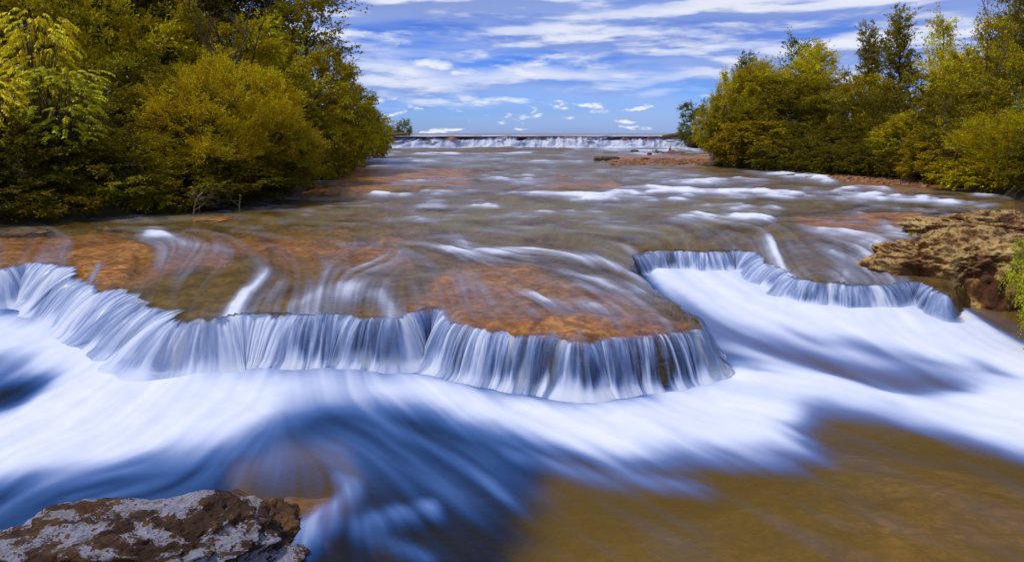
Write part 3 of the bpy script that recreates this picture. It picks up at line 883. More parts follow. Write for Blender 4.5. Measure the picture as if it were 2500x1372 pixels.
# ------------------------------------------------------------------ plants
def make_leaf(name, trans=.24):
    m, g = mat(name)
    oi = g.n('ShaderNodeObjectInfo')
    tone = g.n('ShaderNodeAttribute', attribute_name='tone').outputs['Fac']
    hs = g.n('ShaderNodeHueSaturation', {'Hue': g.math('ADD', .5, g.math('MULTIPLY', g.math('SUBTRACT', tone, .5), .06)),
                                         'Value': g.math('ADD', .55, g.math('MULTIPLY', tone, .9)), 'Color': oi.outputs['Color']}).outputs[0]
    d = g.n('ShaderNodeBsdfDiffuse', {'Color': hs})
    t = g.n('ShaderNodeBsdfTranslucent', {'Color': g.mix(.35, hs, (.50, .40, .004))})
    s1 = g.n('ShaderNodeMixShader', {0: trans, 1: d.outputs[0], 2: t.outputs[0]})
    gl = g.n('ShaderNodeBsdfGlossy', {'Color': (1, .95, .75, 1), 'Roughness': .45})
    s2 = g.n('ShaderNodeMixShader', {0: .02, 1: s1.outputs[0], 2: gl.outputs[0]})
    g.n('ShaderNodeOutputMaterial', {0: s2.outputs[0]})
    return m


def make_bark(name, lo, hi):
    m, g = mat(name)
    geo = g.n('ShaderNodeTexCoord').outputs['Object']
    mp = g.n('ShaderNodeMapping', {0: geo, 'Scale': (6, 6, 1.5)}).outputs[0]
    n = g.noise(mp, 3.0, 5, .65, .5)
    c = g.ramp(n, [(.3, lo), (.7, hi)])
    b = g.n('ShaderNodeBump', {'Strength': .8, 'Distance': .03, 'Height': n}).outputs[0]
    p = g.n('ShaderNodeBsdfPrincipled', {'Base Color': c, 'Roughness': .85, 'Normal': b})
    g.n('ShaderNodeOutputMaterial', {0: p.outputs[0]})
    return m


M_LEAF = make_leaf('leaf')
M_BARK = make_bark('bark', (.03, .018, .008), (.12, .075, .035))
M_PALE = make_bark('bleached wood', (.20, .13, .07), (.50, .38, .24))
M_DRIFT = make_bark('driftwood', (.06, .028, .012), (.34, .17, .08))


def tube(path, radii, sides=6):
    path = np.asarray(path, float)
    n = len(path)
    t = np.gradient(path, axis=0)
    t /= np.linalg.norm(t, axis=1)[:, None] + 1e-9
    ref = np.array([0.0, 0, 1]) if abs(t[:, 2]).mean() < .8 else np.array([1.0, 0, 0])
    a = np.cross(t, ref); a /= np.linalg.norm(a, axis=1)[:, None] + 1e-9
    b = np.cross(t, a)
    ang = np.linspace(0, 2 * np.pi, sides, endpoint=False)
    v = path[:, None] + (np.cos(ang)[None, :, None] * a[:, None] + np.sin(ang)[None, :, None] * b[:, None]) * np.asarray(radii)[:, None, None]
    i = np.arange(n * sides).reshape(n, sides)
    q = np.stack([i[:-1], np.roll(i, -1, 1)[:-1], np.roll(i, -1, 1)[1:], i[1:]], -1).reshape(-1, 4)
    v = np.concatenate([v.reshape(-1, 3), path[:1], path[-1:]])
    c0, c1 = n * sides, n * sides + 1
    t0 = np.stack([np.full(sides, c0), np.roll(i[0], -1), i[0]], -1)
    t1 = np.stack([np.full(sides, c1), i[-1], np.roll(i[-1], -1)], -1)
    return v, q, np.concatenate([t0, t1])


class Tubes:
    def __init__(self):
        self.v, self.q, self.t, self.n = [], [], [], 0

    def add(self, path, radii, sides=6):
        v, q, t = tube(path, radii, sides)
        self.v.append(v); self.q.append(q + self.n); self.t.append(t + self.n)
        self.n += len(v)

    def mesh(self, name, m):
        return new_mesh(name, np.concatenate(self.v), np.concatenate(self.q), np.concatenate(self.t), mats=[m])


def limb(r, p0, p1, r0, r1, sag=0.15, wig=.12, n=7):
    t = np.linspace(0, 1, n)[:, None]
    p0, p1 = np.asarray(p0, float), np.asarray(p1, float)
    L = np.linalg.norm(p1 - p0)
    mid = np.array([0, 0, sag * L])
    path = p0 + (p1 - p0) * t + mid * (4 * t * (1 - t)) * .5 + r.normal(0, wig * L * .12, (n, 3)) * np.sin(np.pi * t)
    return path, r0 + (r1 - r0) * np.linspace(0, 1, n)


def leaves_mesh(name, centers, axes, radii, per, L, Wd, r, up=.6, droop=.0, flat=.45, tone_sd=.22, twig=True):
    """sprays of leaves: each clump is a loose flattened tuft strung on a few twigs along its axis"""
    m = len(centers)
    N = m * per
    c = np.repeat(centers, per, 0); ax = np.repeat(axes, per, 0); rad = np.repeat(radii, per)
    side = np.cross(ax, [0, 0, 1.0]); side /= np.linalg.norm(side, axis=1)[:, None] + 1e-6
    upv = np.cross(side, ax)
    if twig:
        K = 7
        ta = r.normal(0, .55, (m, K)); tb = r.normal(0, .40, (m, K))
        k = r.integers(0, K, N); ci = np.repeat(np.arange(m), per)
        s = r.beta(1.6, 1.1, N) * 1.7 - .5
        off_a = ta[ci, k] * (s + .5) + r.normal(0, .10, N)
        off_b = tb[ci, k] * (s + .5) + r.normal(0, .08, N) - droop * (s + .5) ** 2
    else:
        s = r.normal(.2, .5, N); off_a = r.normal(0, .5, N); off_b = r.normal(0, .4, N) - droop * s
    p = c + ax * (s * rad)[:, None] + side * (off_a * rad)[:, None] + upv * (off_b * rad * flat * 1.6)[:, None]
    la = ax * .8 + side * np.sign(off_a)[:, None] * r.uniform(.1, .9, N)[:, None] + r.normal(0, .45, (N, 3)) + np.array([0, 0, -droop * .8])
    la /= np.linalg.norm(la, axis=1)[:, None]
    nr = np.array([0, 0, up]) + r.normal(0, .42, (N, 3)) + ax * .35
    nr -= la * (nr * la).sum(1)[:, None]
    nr /= np.linalg.norm(nr, axis=1)[:, None] + 1e-6
    bb = np.cross(nr, la)
    ll = (L * r.uniform(.6, 1.3, N))[:, None]; ww = (Wd * r.uniform(.7, 1.25, N))[:, None]
    v = np.stack([p, p + la * ll * .45 + bb * ww * .5 + nr * ww * .12, p + la * ll - np.array([0, 0, 1]) * ll * .12, p + la * ll * .45 - bb * ww * .5 + nr * ww * .12], 1).reshape(-1, 3)
    q = np.arange(N * 4).reshape(N, 4)
    ct = np.repeat(r.normal(.5, tone_sd * .9, m), per) + r.normal(0, tone_sd, N)
    return new_mesh(name, v, q, mats=[M_LEAF], attrs={'tone': np.repeat(np.clip(ct, 0, 1), 4)}, smooth=False)


def dome_clumps(r, H, R, n, inner=.55, low=.05, lump=.28, power=1.0, seed=0, zpeak=.45, boughs=46):
    """clump centres gathered into boughs on a lumpy egg standing on the ground, with dark gaps between the boughs"""
    nb = boughs * 2
    k = np.arange(nb) + .5
    cz = 1 - 2 * k / nb
    az = k * 2.39996
    d = np.stack([np.sqrt(1 - cz ** 2) * np.cos(az), np.sqrt(1 - cz ** 2) * np.sin(az), cz], -1) + r.normal(0, .13, (nb, 3))
    d /= np.linalg.norm(d, axis=1)[:, None]
    lum = 1 + lump * 1.6 * fbm(d[:, 0] * 1.8 + seed, d[:, 1] * 1.8, d[:, 2] * 1.8, octv=3, seed=300 + seed)
    rr = r.uniform(.70, 1.05, nb) * lum
    z0 = H * zpeak
    c = np.stack([d[:, 0] * R * rr, d[:, 1] * R * rr, np.where(d[:, 2] > 0, z0 + d[:, 2] * (H - z0) * rr, z0 + d[:, 2] * z0 * rr)], -1)
    br = .20 * (R + H / 2) / 2 * r.uniform(.6, 1.35, nb)
    m = int(n * 2.6 / nb) + 1
    e = r.normal(0, 1, (nb, m, 3)); e /= np.linalg.norm(e, axis=2)[..., None]
    e = e + .55 * d[:, None] + np.array([0, 0, .25])
    e /= np.linalg.norm(e, axis=2)[..., None]
    p = (c[:, None] + e * (br[:, None] * r.uniform(.55, 1.0, (nb, m)))[..., None] * np.array([1.1, 1.1, .75])).reshape(-1, 3)
    dd = (e * .6 + d[:, None] * .7).reshape(-1, 3)
    dd /= np.linalg.norm(dd, axis=1)[:, None]
    keep = np.flatnonzero(p[:, 2] > low * H)
    keep = r.permutation(keep)[:n]
    return p[keep], dd[keep]


def build_shrub(name, seed, H=4.0, R=2.1, n=430, per=115, L=.115, W=.052, rad=.30, droop=.25, up=.85, lump=.3, zpeak=.40, inner=.55, low=.03, stems=9):
    r = np.random.default_rng(seed)
    p, d = dome_clumps(r, H, R, n, lump=lump, seed=seed, zpeak=zpeak, inner=inner, low=low)
    ax = d * np.array([1, 1, .7]) + np.array([0, 0, .35 - droop * .6]) + r.normal(0, .25, p.shape)
    ax /= np.linalg.norm(ax, axis=1)[:, None]
    crown = leaves_mesh(name + '_crown', p, ax, rad * r.uniform(.65, 1.35, len(p)), per, L, W, r, up=up, droop=droop)
    T = Tubes()
    far = r.choice(len(p), min(len(p), stems * 3), replace=False)
    for k in range(stems):
        e = p[far[k]]
        path, rr = limb(r, (r.normal(0, .12), r.normal(0, .12), -.3), e * .96, .035 * H / 4 + .02, .008, sag=.25)
        T.add(path, rr)
        for j in (1, 2):
            e2 = p[far[stems * j + k] if stems * j + k < len(far) else far[k]]
            b0 = path[3 + j]
            if np.linalg.norm(e2 - b0) < R * 1.4:
                pp, r2 = limb(r, b0, e2, rr[3 + j] * .7, .005, sag=.1)
                T.add(pp, r2, 5)
    return crown, T.mesh(name + '_stems', M_BARK)


def build_tree(name, seed, H=8.0, R=2.4, n=360, per=150, L=.11, W=.06, rad=.55, trunk=.14, zlow=.25, spire=1.0, upright=.0, gap=.0, droop=.2):
    r = np.random.default_rng(seed)
    ends, axs = [], []
    T = Tubes()
    nz = 9
    tp = np.stack([r.normal(0, .05, nz).cumsum() * .6, r.normal(0, .05, nz).cumsum() * .6, np.linspace(-.4, H * .96, nz)], -1)
    T.add(tp, np.linspace(trunk, .015, nz), 8)
    nb = 30
    for k in range(nb):
        f = zlow + (1 - zlow) * (k + r.uniform(0, 1)) / nb
        b0 = np.array([np.interp(f * H, tp[:, 2], tp[:, 0]), np.interp(f * H, tp[:, 2], tp[:, 1]), f * H * .9])
        prof = np.sin(np.pi * np.clip((f - zlow + .12) / (1.12 - zlow), 0, 1) ** .75) ** .8 * spire + (1 - spire) * (1 - .5 * f)
        ln = R * max(prof, .12) * r.uniform(.55, 1.2)
        a = k * 2.4 + r.uniform(-.4, .4)
        di = np.array([math.cos(a), math.sin(a), .35 + upright + .5 * f])
        di /= np.linalg.norm(di)
        e = b0 + di * ln * (1 + .4 * upright)
        path, rr = limb(r, b0, e, trunk * .38 * (1 - .75 * f) + .012, .006, sag=-.08 if upright else .12)
        T.add(path, rr, 5)
        m = max(3, int(n * ln / (R * nb * .62)))
        t = r.beta(2.0, 1.0, m) * .95 + .1
        q = b0 + (e - b0) * t[:, None] + r.normal(0, .22 + .10 * ln, (m, 3)) * np.array([1, 1, .75])
        ends.append(q); axs.append(di + r.normal(0, .4, (m, 3)))
        for j in range(2):
            pp, r2 = limb(r, path[3 + j], q[j], rr[3 + j] * .6, .004)
            T.add(pp, r2, 4)
    p = np.concatenate(ends); ax = np.concatenate(axs)
    ax /= np.linalg.norm(ax, axis=1)[:, None]
    crown = leaves_mesh(name + '_crown', p, ax, rad * r.uniform(.6, 1.3, len(p)), per, L, W, r, droop=droop, up=.55)
    return crown, T.mesh(name + '_trunk', M_BARK)


def build_bare(name, seed, H=5.0, m=M_BARK, spread=1.4):
    r = np.random.default_rng(seed)
    T = Tubes()

    def grow(p, d, L, rad, lev):
        n = 6
        path = [np.array(p)]
        dd = np.array(d, float)
        for i in range(n):
            dd = dd + r.normal(0, .14, 3) + np.array([0, 0, .03])
            dd /= np.linalg.norm(dd)
            path.append(path[-1] + dd * L / n)
        T.add(np.array(path), np.linspace(rad, rad * .35 + .002, n + 1), 6 if lev == 0 else 4)
        if lev < 3:
            for k in range(5 if lev == 0 else 4):
                i = r.integers(2, n + 1)
                nd = dd * .5 + r.normal(0, .55 * spread, 3) + np.array([0, 0, .25])
                nd /= np.linalg.norm(nd)
                grow(path[i], nd, L * r.uniform(.35, .62), rad * .45, lev + 1)
    grow((0, 0, -.3), (.05, 0, 1), H * .7, .07 * H / 5, 0)
    return None, T.mesh(name + '_trunk', m)


def build_sumac(name, seed, fronds=300, L=.12, W=.05, spread=1.0, H=2.4):
    """long arching fronds with paired hanging leaflets"""
    r = np.random.default_rng(seed)
    V, tones = [], []
    T = Tubes()
    for k in range(fronds):
        root = np.array([r.normal(0, .15), r.normal(0, .15), 0])
        a = r.uniform(0, 2 * np.pi)
        tip0 = np.array([math.cos(a) * r.uniform(.3, 1) * spread, math.sin(a) * r.uniform(.3, 1) * spread * .8, r.uniform(.25, 1) * H])
        if k % 4 == 0:
            T.add(*limb(r, root + (0, 0, -.4), tip0, .022, .008, sag=.15), 5)
        fl = r.uniform(.24, .46)
        di = np.array([math.cos(a + r.normal(0, .4)), math.sin(a + r.normal(0, .4)), r.uniform(.05, .4)])
        di /= np.linalg.norm(di)
        n = 9
        t = np.linspace(0, 1, n)
        rach = tip0 + di * (fl * t)[:, None] + np.array([0, 0, -1]) * (.45 * fl * t ** 2)[:, None]
        T.add(rach[::3], np.linspace(.006, .002, len(rach[::3])), 3)
        tan = np.gradient(rach, axis=0); tan /= np.linalg.norm(tan, axis=1)[:, None]
        sd = np.cross(tan, [0, 0, 1.0]); sd /= np.linalg.norm(sd, axis=1)[:, None] + 1e-6
        tn = np.clip(r.normal(.55, .2), 0, 1)
        for sg in (-1, 1):
            for i in range(1, n):
                la = sd[i] * sg * .8 + tan[i] * .5 + np.array([0, 0, -.55]) + r.normal(0, .12, 3)
                la /= np.linalg.norm(la)
                nr = np.array([0, 0, 1.0]) + r.normal(0, .2, 3)
                nr -= la * nr.dot(la); nr /= np.linalg.norm(nr)
                bb = np.cross(nr, la)
                l, w, p = L * r.uniform(.7, 1.15) * (1 - .3 * abs(t[i] - .5)), W * r.uniform(.8, 1.15), rach[i]
                V += [p, p + la * l * .4 + bb * w * .5, p + la * l, p + la * l * .4 - bb * w * .5]
                tones += [np.clip(tn + r.normal(0, .1), 0, 1)] * 4
    v = np.array(V)
    return new_mesh(name + '_crown', v, np.arange(len(v)).reshape(-1, 4), mats=[M_LEAF], attrs={'tone': np.array(tones)}, smooth=False), T.mesh(name + '_stems', M_BARK)


KIND = {
    'deadwood': build_bare('dead_branch', 31, m=M_PALE, spread=1.6),
    'shrub_a': build_shrub('shrub', 11),
    'shrub_b': build_shrub('shrub', 12, H=4.0, R=2.3, lump=.4, L=.105, W=.05, n=430),
    'shrub_c': build_shrub('shrub', 13, H=4.0, R=1.9, lump=.35, L=.125, W=.06, droop=.4),
    'willow': build_shrub('willow', 14, H=4.0, R=2.3, n=500, per=130, L=.12, W=.032, rad=.36, droop=-.15, up=.7, lump=.35, zpeak=.55, low=.06),
    'low': build_shrub('low_shrub', 15, H=1.6, R=1.3, n=150, per=100, L=.095, W=.055, rad=.28, droop=.3, lump=.4, zpeak=.35),
    'tree_a': build_tree('tree', 21, n=400),
    'tree_b': build_tree('tree', 22, R=2.9, n=430, L=.12, W=.06),
    'tree_c': build_tree('tree', 23, R=2.1, H=8, n=330, upright=.3),
    'poplar': build_tree('poplar', 24, H=9, R=1.35, n=300, per=95, L=.105, W=.085, rad=.40, upright=.75, zlow=.15, spire=.75),
    'airy': build_tree('airy', 25, H=8, R=2.1, n=190, per=70, L=.12, W=.085, rad=.42, upright=.4, zlow=.2, spire=.6),
    'sumac': build_sumac('sumac', 26),
    'bare': build_bare('bare', 27),
    'bare_pale': build_bare('bare', 28, m=M_PALE, spread=1.0),
    'sprig': build_shrub('sprig', 29, H=1.1, R=.50, n=150, per=46, L=.055, W=.038, rad=.17, droop=.5, lump=.5, zpeak=.5, stems=8),
}
BASE_H = {'deadwood': 5, 'shrub_a': 4, 'shrub_b': 4, 'shrub_c': 4, 'willow': 4, 'low': 1.6, 'tree_a': 8, 'tree_b': 8, 'tree_c': 8, 'poplar': 9, 'airy': 8, 'sumac': 2.4, 'bare': 5, 'bare_pale': 5, 'sprig': 1.1}
BASE_W = {'deadwood': 3.5, 'shrub_a': 5.1, 'shrub_b': 5.6, 'shrub_c': 4.7, 'willow': 6.2, 'low': 3.1, 'tree_a': 5.2, 'tree_b': 6.2, 'tree_c': 4.6, 'poplar': 3.2, 'airy': 4.6, 'sumac': 2.4, 'bare': 3.5, 'bare_pale': 3.5, 'sprig': 1.2}
NAMES = {'deadwood': 'dead_branch', 'shrub_a': 'shrub', 'shrub_b': 'shrub', 'shrub_c': 'shrub', 'willow': 'willow_shrub', 'low': 'low_shrub', 'tree_a': 'tree', 'tree_b': 'tree', 'tree_c': 'tree', 'poplar': 'poplar_tree',
         'airy': 'tree', 'sumac': 'sumac', 'bare': 'bare_tree', 'bare_pale': 'bare_tree', 'sprig': 'leafy_plant'}
CATS = {'dead_branch': 'branch', 'shrub': 'shrub', 'willow_shrub': 'shrub', 'low_shrub': 'shrub', 'tree': 'tree', 'poplar_tree': 'tree', 'sumac': 'shrub', 'bare_tree': 'tree', 'leafy_plant': 'plant'}
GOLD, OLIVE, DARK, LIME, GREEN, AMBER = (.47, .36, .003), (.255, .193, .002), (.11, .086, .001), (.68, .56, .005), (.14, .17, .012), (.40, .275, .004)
_turn = [0]


def plant(kind, px, top, Y, width_px, col, label, base=None, rz=None):
    """stand a plant at depth Y so that its top and width agree with the photo"""
    X = (px - 1250) * Y / FPX
    if base is None:
        base = float(z_up(Y)) + .15 if Y < 58 else 2.0
    ztop = ZC - (top - HOR) * Y / FPX
    sz = (ztop - base) / BASE_H[kind]
    sw = width_px * Y / FPX / BASE_W[kind]
    _turn[0] += 1
    nm = NAMES[kind]
    root = empty(nm, (X, Y, base), rz if rz is not None else _turn[0] * 2.399, (sw, sw, sz))
    tag(root, label, CATS[nm], {'L': 'trees and shrubs on the left bank', 'R': 'trees and shrubs on the right bank'}['L' if px < 1100 else 'R'])
    crown, stems = KIND[kind]
    if crown is not None:
        c = link('crown', crown, root); c.color = (*col, 1)
    link('trunk' if nm in ('tree', 'poplar_tree', 'bare_tree') else 'stem', stems, root)
    return root


# left bank, back to front
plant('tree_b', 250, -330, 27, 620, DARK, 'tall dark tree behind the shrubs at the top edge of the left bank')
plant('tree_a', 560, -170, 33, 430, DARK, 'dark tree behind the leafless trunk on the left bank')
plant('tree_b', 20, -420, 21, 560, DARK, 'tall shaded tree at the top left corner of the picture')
plant('tree_c', 400, -110, 30, 330, OLIVE, 'olive tree between the two darkest trees of the left bank')
plant('airy', 745, -30, 27, 250, OLIVE, 'open tree with big loose leaves against the sky, tallest beside the open river')
plant('tree_a', 655, 55, 29, 230, OLIVE, 'rounded olive tree just left of the loose-leaved tree on the left bank')
plant('bare', 505, -90, 19.6, 260, OLIVE, 'leafless dark tree rising from the shrubs at the top of the left bank')
plant('bare', 615, -70, 20.6, 280, OLIVE, 'leafless grey tree with a leaning trunk right of the dark bare one')
plant('shrub_b', 110, -40, 18.5, 430, GOLD, 'tall olive shrub high on the left bank behind the bright fronds')
plant('shrub_a', 330, 10, 20.5, 420, GOLD, 'broad shrub filling the upper slope left of the bare trunk')
plant('shrub_c', 600, 70, 22, 330, GOLD, 'yellowish shrub growing in front of the two leafless trees')
plant('shrub_b', 770, 135, 26, 300, GOLD, 'sunlit shrub beneath the loose-leaved tree, touching the sky')
plant('shrub_a', 845, 195, 33, 190, GOLD, 'pointed shrub next to last at the river end of the left bank')
plant('shrub_c', 875, 265, 39, 150, GOLD, 'last shrub at the upstream tip of the left bank with a feathery edge')
plant('shrub_b', 800, 260, 27, 230, OLIVE, 'shrub overhanging the shaded water at the bend of the left bank')
plant('shrub_b', 200, 160, 17.2, 440, OLIVE, 'dense shrub behind the drooping fronds halfway up the left bank')
plant('shrub_a', 415, 190, 18.2, 330, OLIVE, 'dark shrub in the hollow left of the golden willow')
plant('shrub_c', 690, 215, 20.5, 260, OLIVE, 'shrub close behind the right shoulder of the golden willow')
plant('willow', 535, 175, 17.2, 400, (.60, .43, .004), 'large golden willow shrub leaning over the water, brightest of the left bank')
plant('willow', 680, 300, 18.6, 260, AMBER, 'amber willow shrub trailing twigs to the water right of the golden one')
plant('shrub_a', 60, 290, 14.6, 420, DARK, 'dark shrub at the water edge in the left corner of the bank')
plant('shrub_b', 270, 330, 15.0, 340, OLIVE, 'olive shrub spreading over the waterline below the drooping fronds')
plant('shrub_c', 560, 385, 16.6, 330, (.13, .10, .001), 'low drooping shrub under the golden willow at the waterline')  # leaf colour darkened for shade at the foot of the bank
plant('low', 410, 425, 15.2, 230, OLIVE, 'low ragged shrub at the waterline between two overhanging ones')
plant('low', 125, 475, 13.6, 210, (.27, .175, .004), 'low shrub with rusty leaf tips nearest the water on the left')
plant('low', 20, 440, 13.4, 220, DARK, 'small dark shrub at the left border just above the water')
plant('low', 780, 350, 24, 150, OLIVE, 'small shrub over the shaded inlet at the bend of the left bank')
plant('sumac', 100, 35, 15.0, 190, (.80, .62, .006), 'bright yellow fronds hanging over the dark shrubs near the left border', base=1.6)
plant('sumac', -15, 190, 13.6, 130, (.90, .68, .006), 'brightest lemon yellow fronds cut by the left border', base=1.5)
plant('sumac', 150, 165, 14.4, 230, (.48, .43, .006), 'yellow green drooping fronds right of the lemon yellow ones', base=1.55)
plant('low', 985, 300, 61.5, 42, GREEN, 'tiny green shrub alone beside the far waterfall', base=2.05)
plant('low', 948, 317, 61.5, 40, GREEN, 'flat tuft of green plants left of the tiny lone shrub', base=2.0)

plant('deadwood', 470, 425, 14.6, 120, OLIVE, 'grey dead branches sticking out over the dark water below the golden willow', base=.5)
plant('deadwood', 585, 415, 15.4, 100, OLIVE, 'curved grey twigs in the shade right of the other dead branches', base=.5)
plant('deadwood', 885, 205, 33, 70, OLIVE, 'wispy leafless twigs at the sky edge of the last left shrubs', base=1.5)
# right bank, back to front; leaf colours also carry lit tops and waterline shade
plant('tree_b', 2535, -120, 30, 270, OLIVE, 'tall tree at the top right corner of the picture')
plant('airy', 2425, 25, 26, 190, GOLD, 'open crowned tree with twiggy top left of the corner tree')
plant('airy', 2300, 25, 37, 130, LIME, 'slender yellow green tree standing clear between the poplars and the corner')
plant('poplar', 2196, 2, 40, 95, OLIVE, 'tallest poplar spire of the right bank')
plant('poplar', 2122, 42, 39, 80, OLIVE, 'second poplar spire, left of the tallest one')
plant('tree_c', 2345, 120, 33, 170, LIME, 'bright yellow tree below the slender one on the right bank')
plant('tree_a', 1990, 92, 40, 130, LIME, 'round topped yellow tree left of the poplars')
plant('airy', 1950, 80, 42, 120, GREEN, 'bluish open tree peeking out behind the round yellow one')
plant('poplar', 1822, 118, 42, 70, GREEN, 'small dark pointed tree at the river end of the right bank')
plant('tree_c', 1862, 138, 40, 120, GOLD, 'golden feathery tree right of the small pointed one')
plant('shrub_c', 2090, 190, 36, 190, GOLD, 'golden shrub at the foot of the poplar spires')
plant('shrub_a', 2230, 205, 32, 240, OLIVE, 'olive shrub under the slender yellow green tree')
plant('shrub_b', 2440, 130, 25, 260, GOLD, 'tall golden shrub under the open crowned tree at the right')
plant('shrub_c', 1775, 190, 44, 80, LIME, 'yellow shrub at the sky edge of the right bank')
plant('shrub_a', 1712, 256, 57, 110, GREEN, 'bluish green shrub beside the far waterfall at the end of the right bank')
plant('shrub_b', 1738, 262, 52, 90, GOLD, 'golden shrub between the bluish end shrub and the big front mass')
plant('tree_a', 1830, 150, 34, 170, GOLD, 'full tree at the corner where the right bank turns upstream')
plant('tree_b', 1950, 175, 33, 230, OLIVE, 'wide olive tree in the middle of the right bank')
plant('shrub_a', 1805, 245, 31.5, 170, OLIVE, 'tall shrub at the water corner under the full tree')
plant('shrub_b', 2120, 240, 29, 230, (.13, .10, .001), 'shrub in the shaded recess at the middle of the right bank')  # shade of the recess is put into its leaf colour
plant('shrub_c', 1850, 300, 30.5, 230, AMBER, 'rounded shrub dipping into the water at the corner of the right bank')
plant('shrub_a', 1980, 310, 29.5, 210, (.13, .10, .001), 'dark rounded shrub right of the corner shrub over the water')  # darker leaf colour stands for shade low on the bank
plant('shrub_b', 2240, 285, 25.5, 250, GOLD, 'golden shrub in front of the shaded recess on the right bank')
plant('shrub_c', 2120, 335, 27, 190, (.13, .10, .001), 'low dark shrub at the foot of the recess near the water')  # shade near the water painted in by a darker leaf colour
plant('shrub_a', 2390, 220, 22, 300, OLIVE, 'broad shrub behind the pale dead branch at the right')
plant('shrub_b', 2330, 320, 21.5, 220, AMBER, 'shrub bending to the water above the red gravel')
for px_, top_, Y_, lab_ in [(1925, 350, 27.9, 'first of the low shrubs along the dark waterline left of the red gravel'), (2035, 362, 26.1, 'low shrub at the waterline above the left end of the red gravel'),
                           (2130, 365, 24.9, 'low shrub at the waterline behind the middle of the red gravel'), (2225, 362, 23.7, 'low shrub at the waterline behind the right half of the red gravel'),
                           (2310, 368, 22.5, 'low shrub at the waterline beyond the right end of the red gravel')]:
    plant('low', px_, top_, Y_, 180, (.13, .10, .001), lab_)  # waterline row: shaded base of the bank put into the leaf colour
plant('willow', 2470, 290, 19.3, 280, GOLD, 'willow shrub overhanging the dark water at the right border')
plant('low', 2400, 390, 19.5, 210, GOLD, 'low golden shrub below the willow at the right border')
plant('bare_pale', 2530, 235, 17.5, 150, GOLD, 'pale dead branch poking out at the right border', rz=2.2)
plant('bare', 2310, 235, 20.5, 150, GOLD, 'thin leafless stems fanning out before the broad right shrub')
plant('bare', 2450, -20, 24, 120, GOLD, 'leafless twigs above the open crowned tree at the right')
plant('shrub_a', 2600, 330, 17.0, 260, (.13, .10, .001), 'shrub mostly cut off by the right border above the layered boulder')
plant('sprig', 2520, 605, 7.6, 90, (.42, .42, .008), 'bright leafy sprig hanging in from the right border beside the boulder', base=.45)
plant('sprig', 2565, 690, 6.9, 105, (.40, .43, .01), 'lowest fresh green sprig at the right border over the water', base=.25)


# ------------------------------------------------------------------ rocks
def make_rock(name, cols, patch=None, patch_amt=(.5, .6), scale=3.0, bump=1.0):
    m, g = mat(name)
    geo = g.n('ShaderNodeTexCoord').outputs['Object']
    n1 = g.noise(geo, scale, 8, .62, .5)
    n2 = g.noise(geo, scale * 5, 6, .65, .2)
    n3 = g.noise(geo, scale * .55, 3, .5, .3)
    mixn = g.math('ADD', g.math('MULTIPLY', n1, .65), g.math('MULTIPLY', n2, .35))
    c = g.ramp(mixn, [(.30, cols[0]), (.46, cols[1]), (.58, cols[2]), (.75, cols[3])])
    if patch:
        v = g.n('ShaderNodeTexVoronoi', {'Vector': geo, 'Scale': scale * 6}, feature='F1').outputs[0]
        z = g.n('ShaderNodeSeparateXYZ', {0: g.n('ShaderNodeNewGeometry').outputs['Normal']}).outputs[2]
        pv = g.math('ADD', g.math('ADD', g.math('MULTIPLY', n1, .75), g.math('MULTIPLY', n3, .45)), g.math('MULTIPLY', z, .10))
        n4 = g.noise(geo, scale * 16, 5, .7, .1)
        pv = g.math('SUBTRACT', pv, g.math('MULTIPLY', g.smooth(n2, .50, .62), .11))
        pv = g.math('ADD', pv, g.math('MULTIPLY', g.math('SUBTRACT', n4, .5), .16))
        pm = g.smooth(pv, patch_amt[0], patch_amt[1])
        pc = g.ramp(n2, [(.35, patch[0]), (.5, patch[1]), (.68, patch[2])])
        c = g.mix(pm, c, pc)
    b = g.n('ShaderNodeBump', {'Strength': bump, 'Distance': .05, 'Height': mixn}).outputs[0]
    p = g.n('ShaderNodeBsdfPrincipled', {'Base Color': c, 'Roughness': .75, 'Normal': b, 'Specular IOR Level': .3})
    g.n('ShaderNodeOutputMaterial', {0: p.outputs[0]})
    return m


M_LICHEN = make_rock('lichened boulder', [(.008, .004, .002), (.050, .020, .006), (.13, .058, .014), (.30, .18, .04)], [(.20, .16, .08), (.28, .27, .34), (.44, .44, .56)], (.66, .69), 4.4, 1.8)
M_MOSSY = make_rock('tan boulder', [(.014, .005, .002), (.11, .040, .010), (.26, .11, .026), (.48, .27, .07)], [(.18, .11, .02), (.52, .33, .11), (.74, .54, .25)], (.56, .70), 3.0, 1.7)
M_RUST = make_rock('rusty wet rock', [(.012, .006, .002), (.06, .024, .007), (.16, .07, .016), (.26, .14, .04)], None, scale=4, bump=1.4)
M_STONE = make_rock('brown stone', [(.02, .012, .006), (.10, .05, .022), (.22, .12, .06), (.34, .22, .12)], None, scale=5)


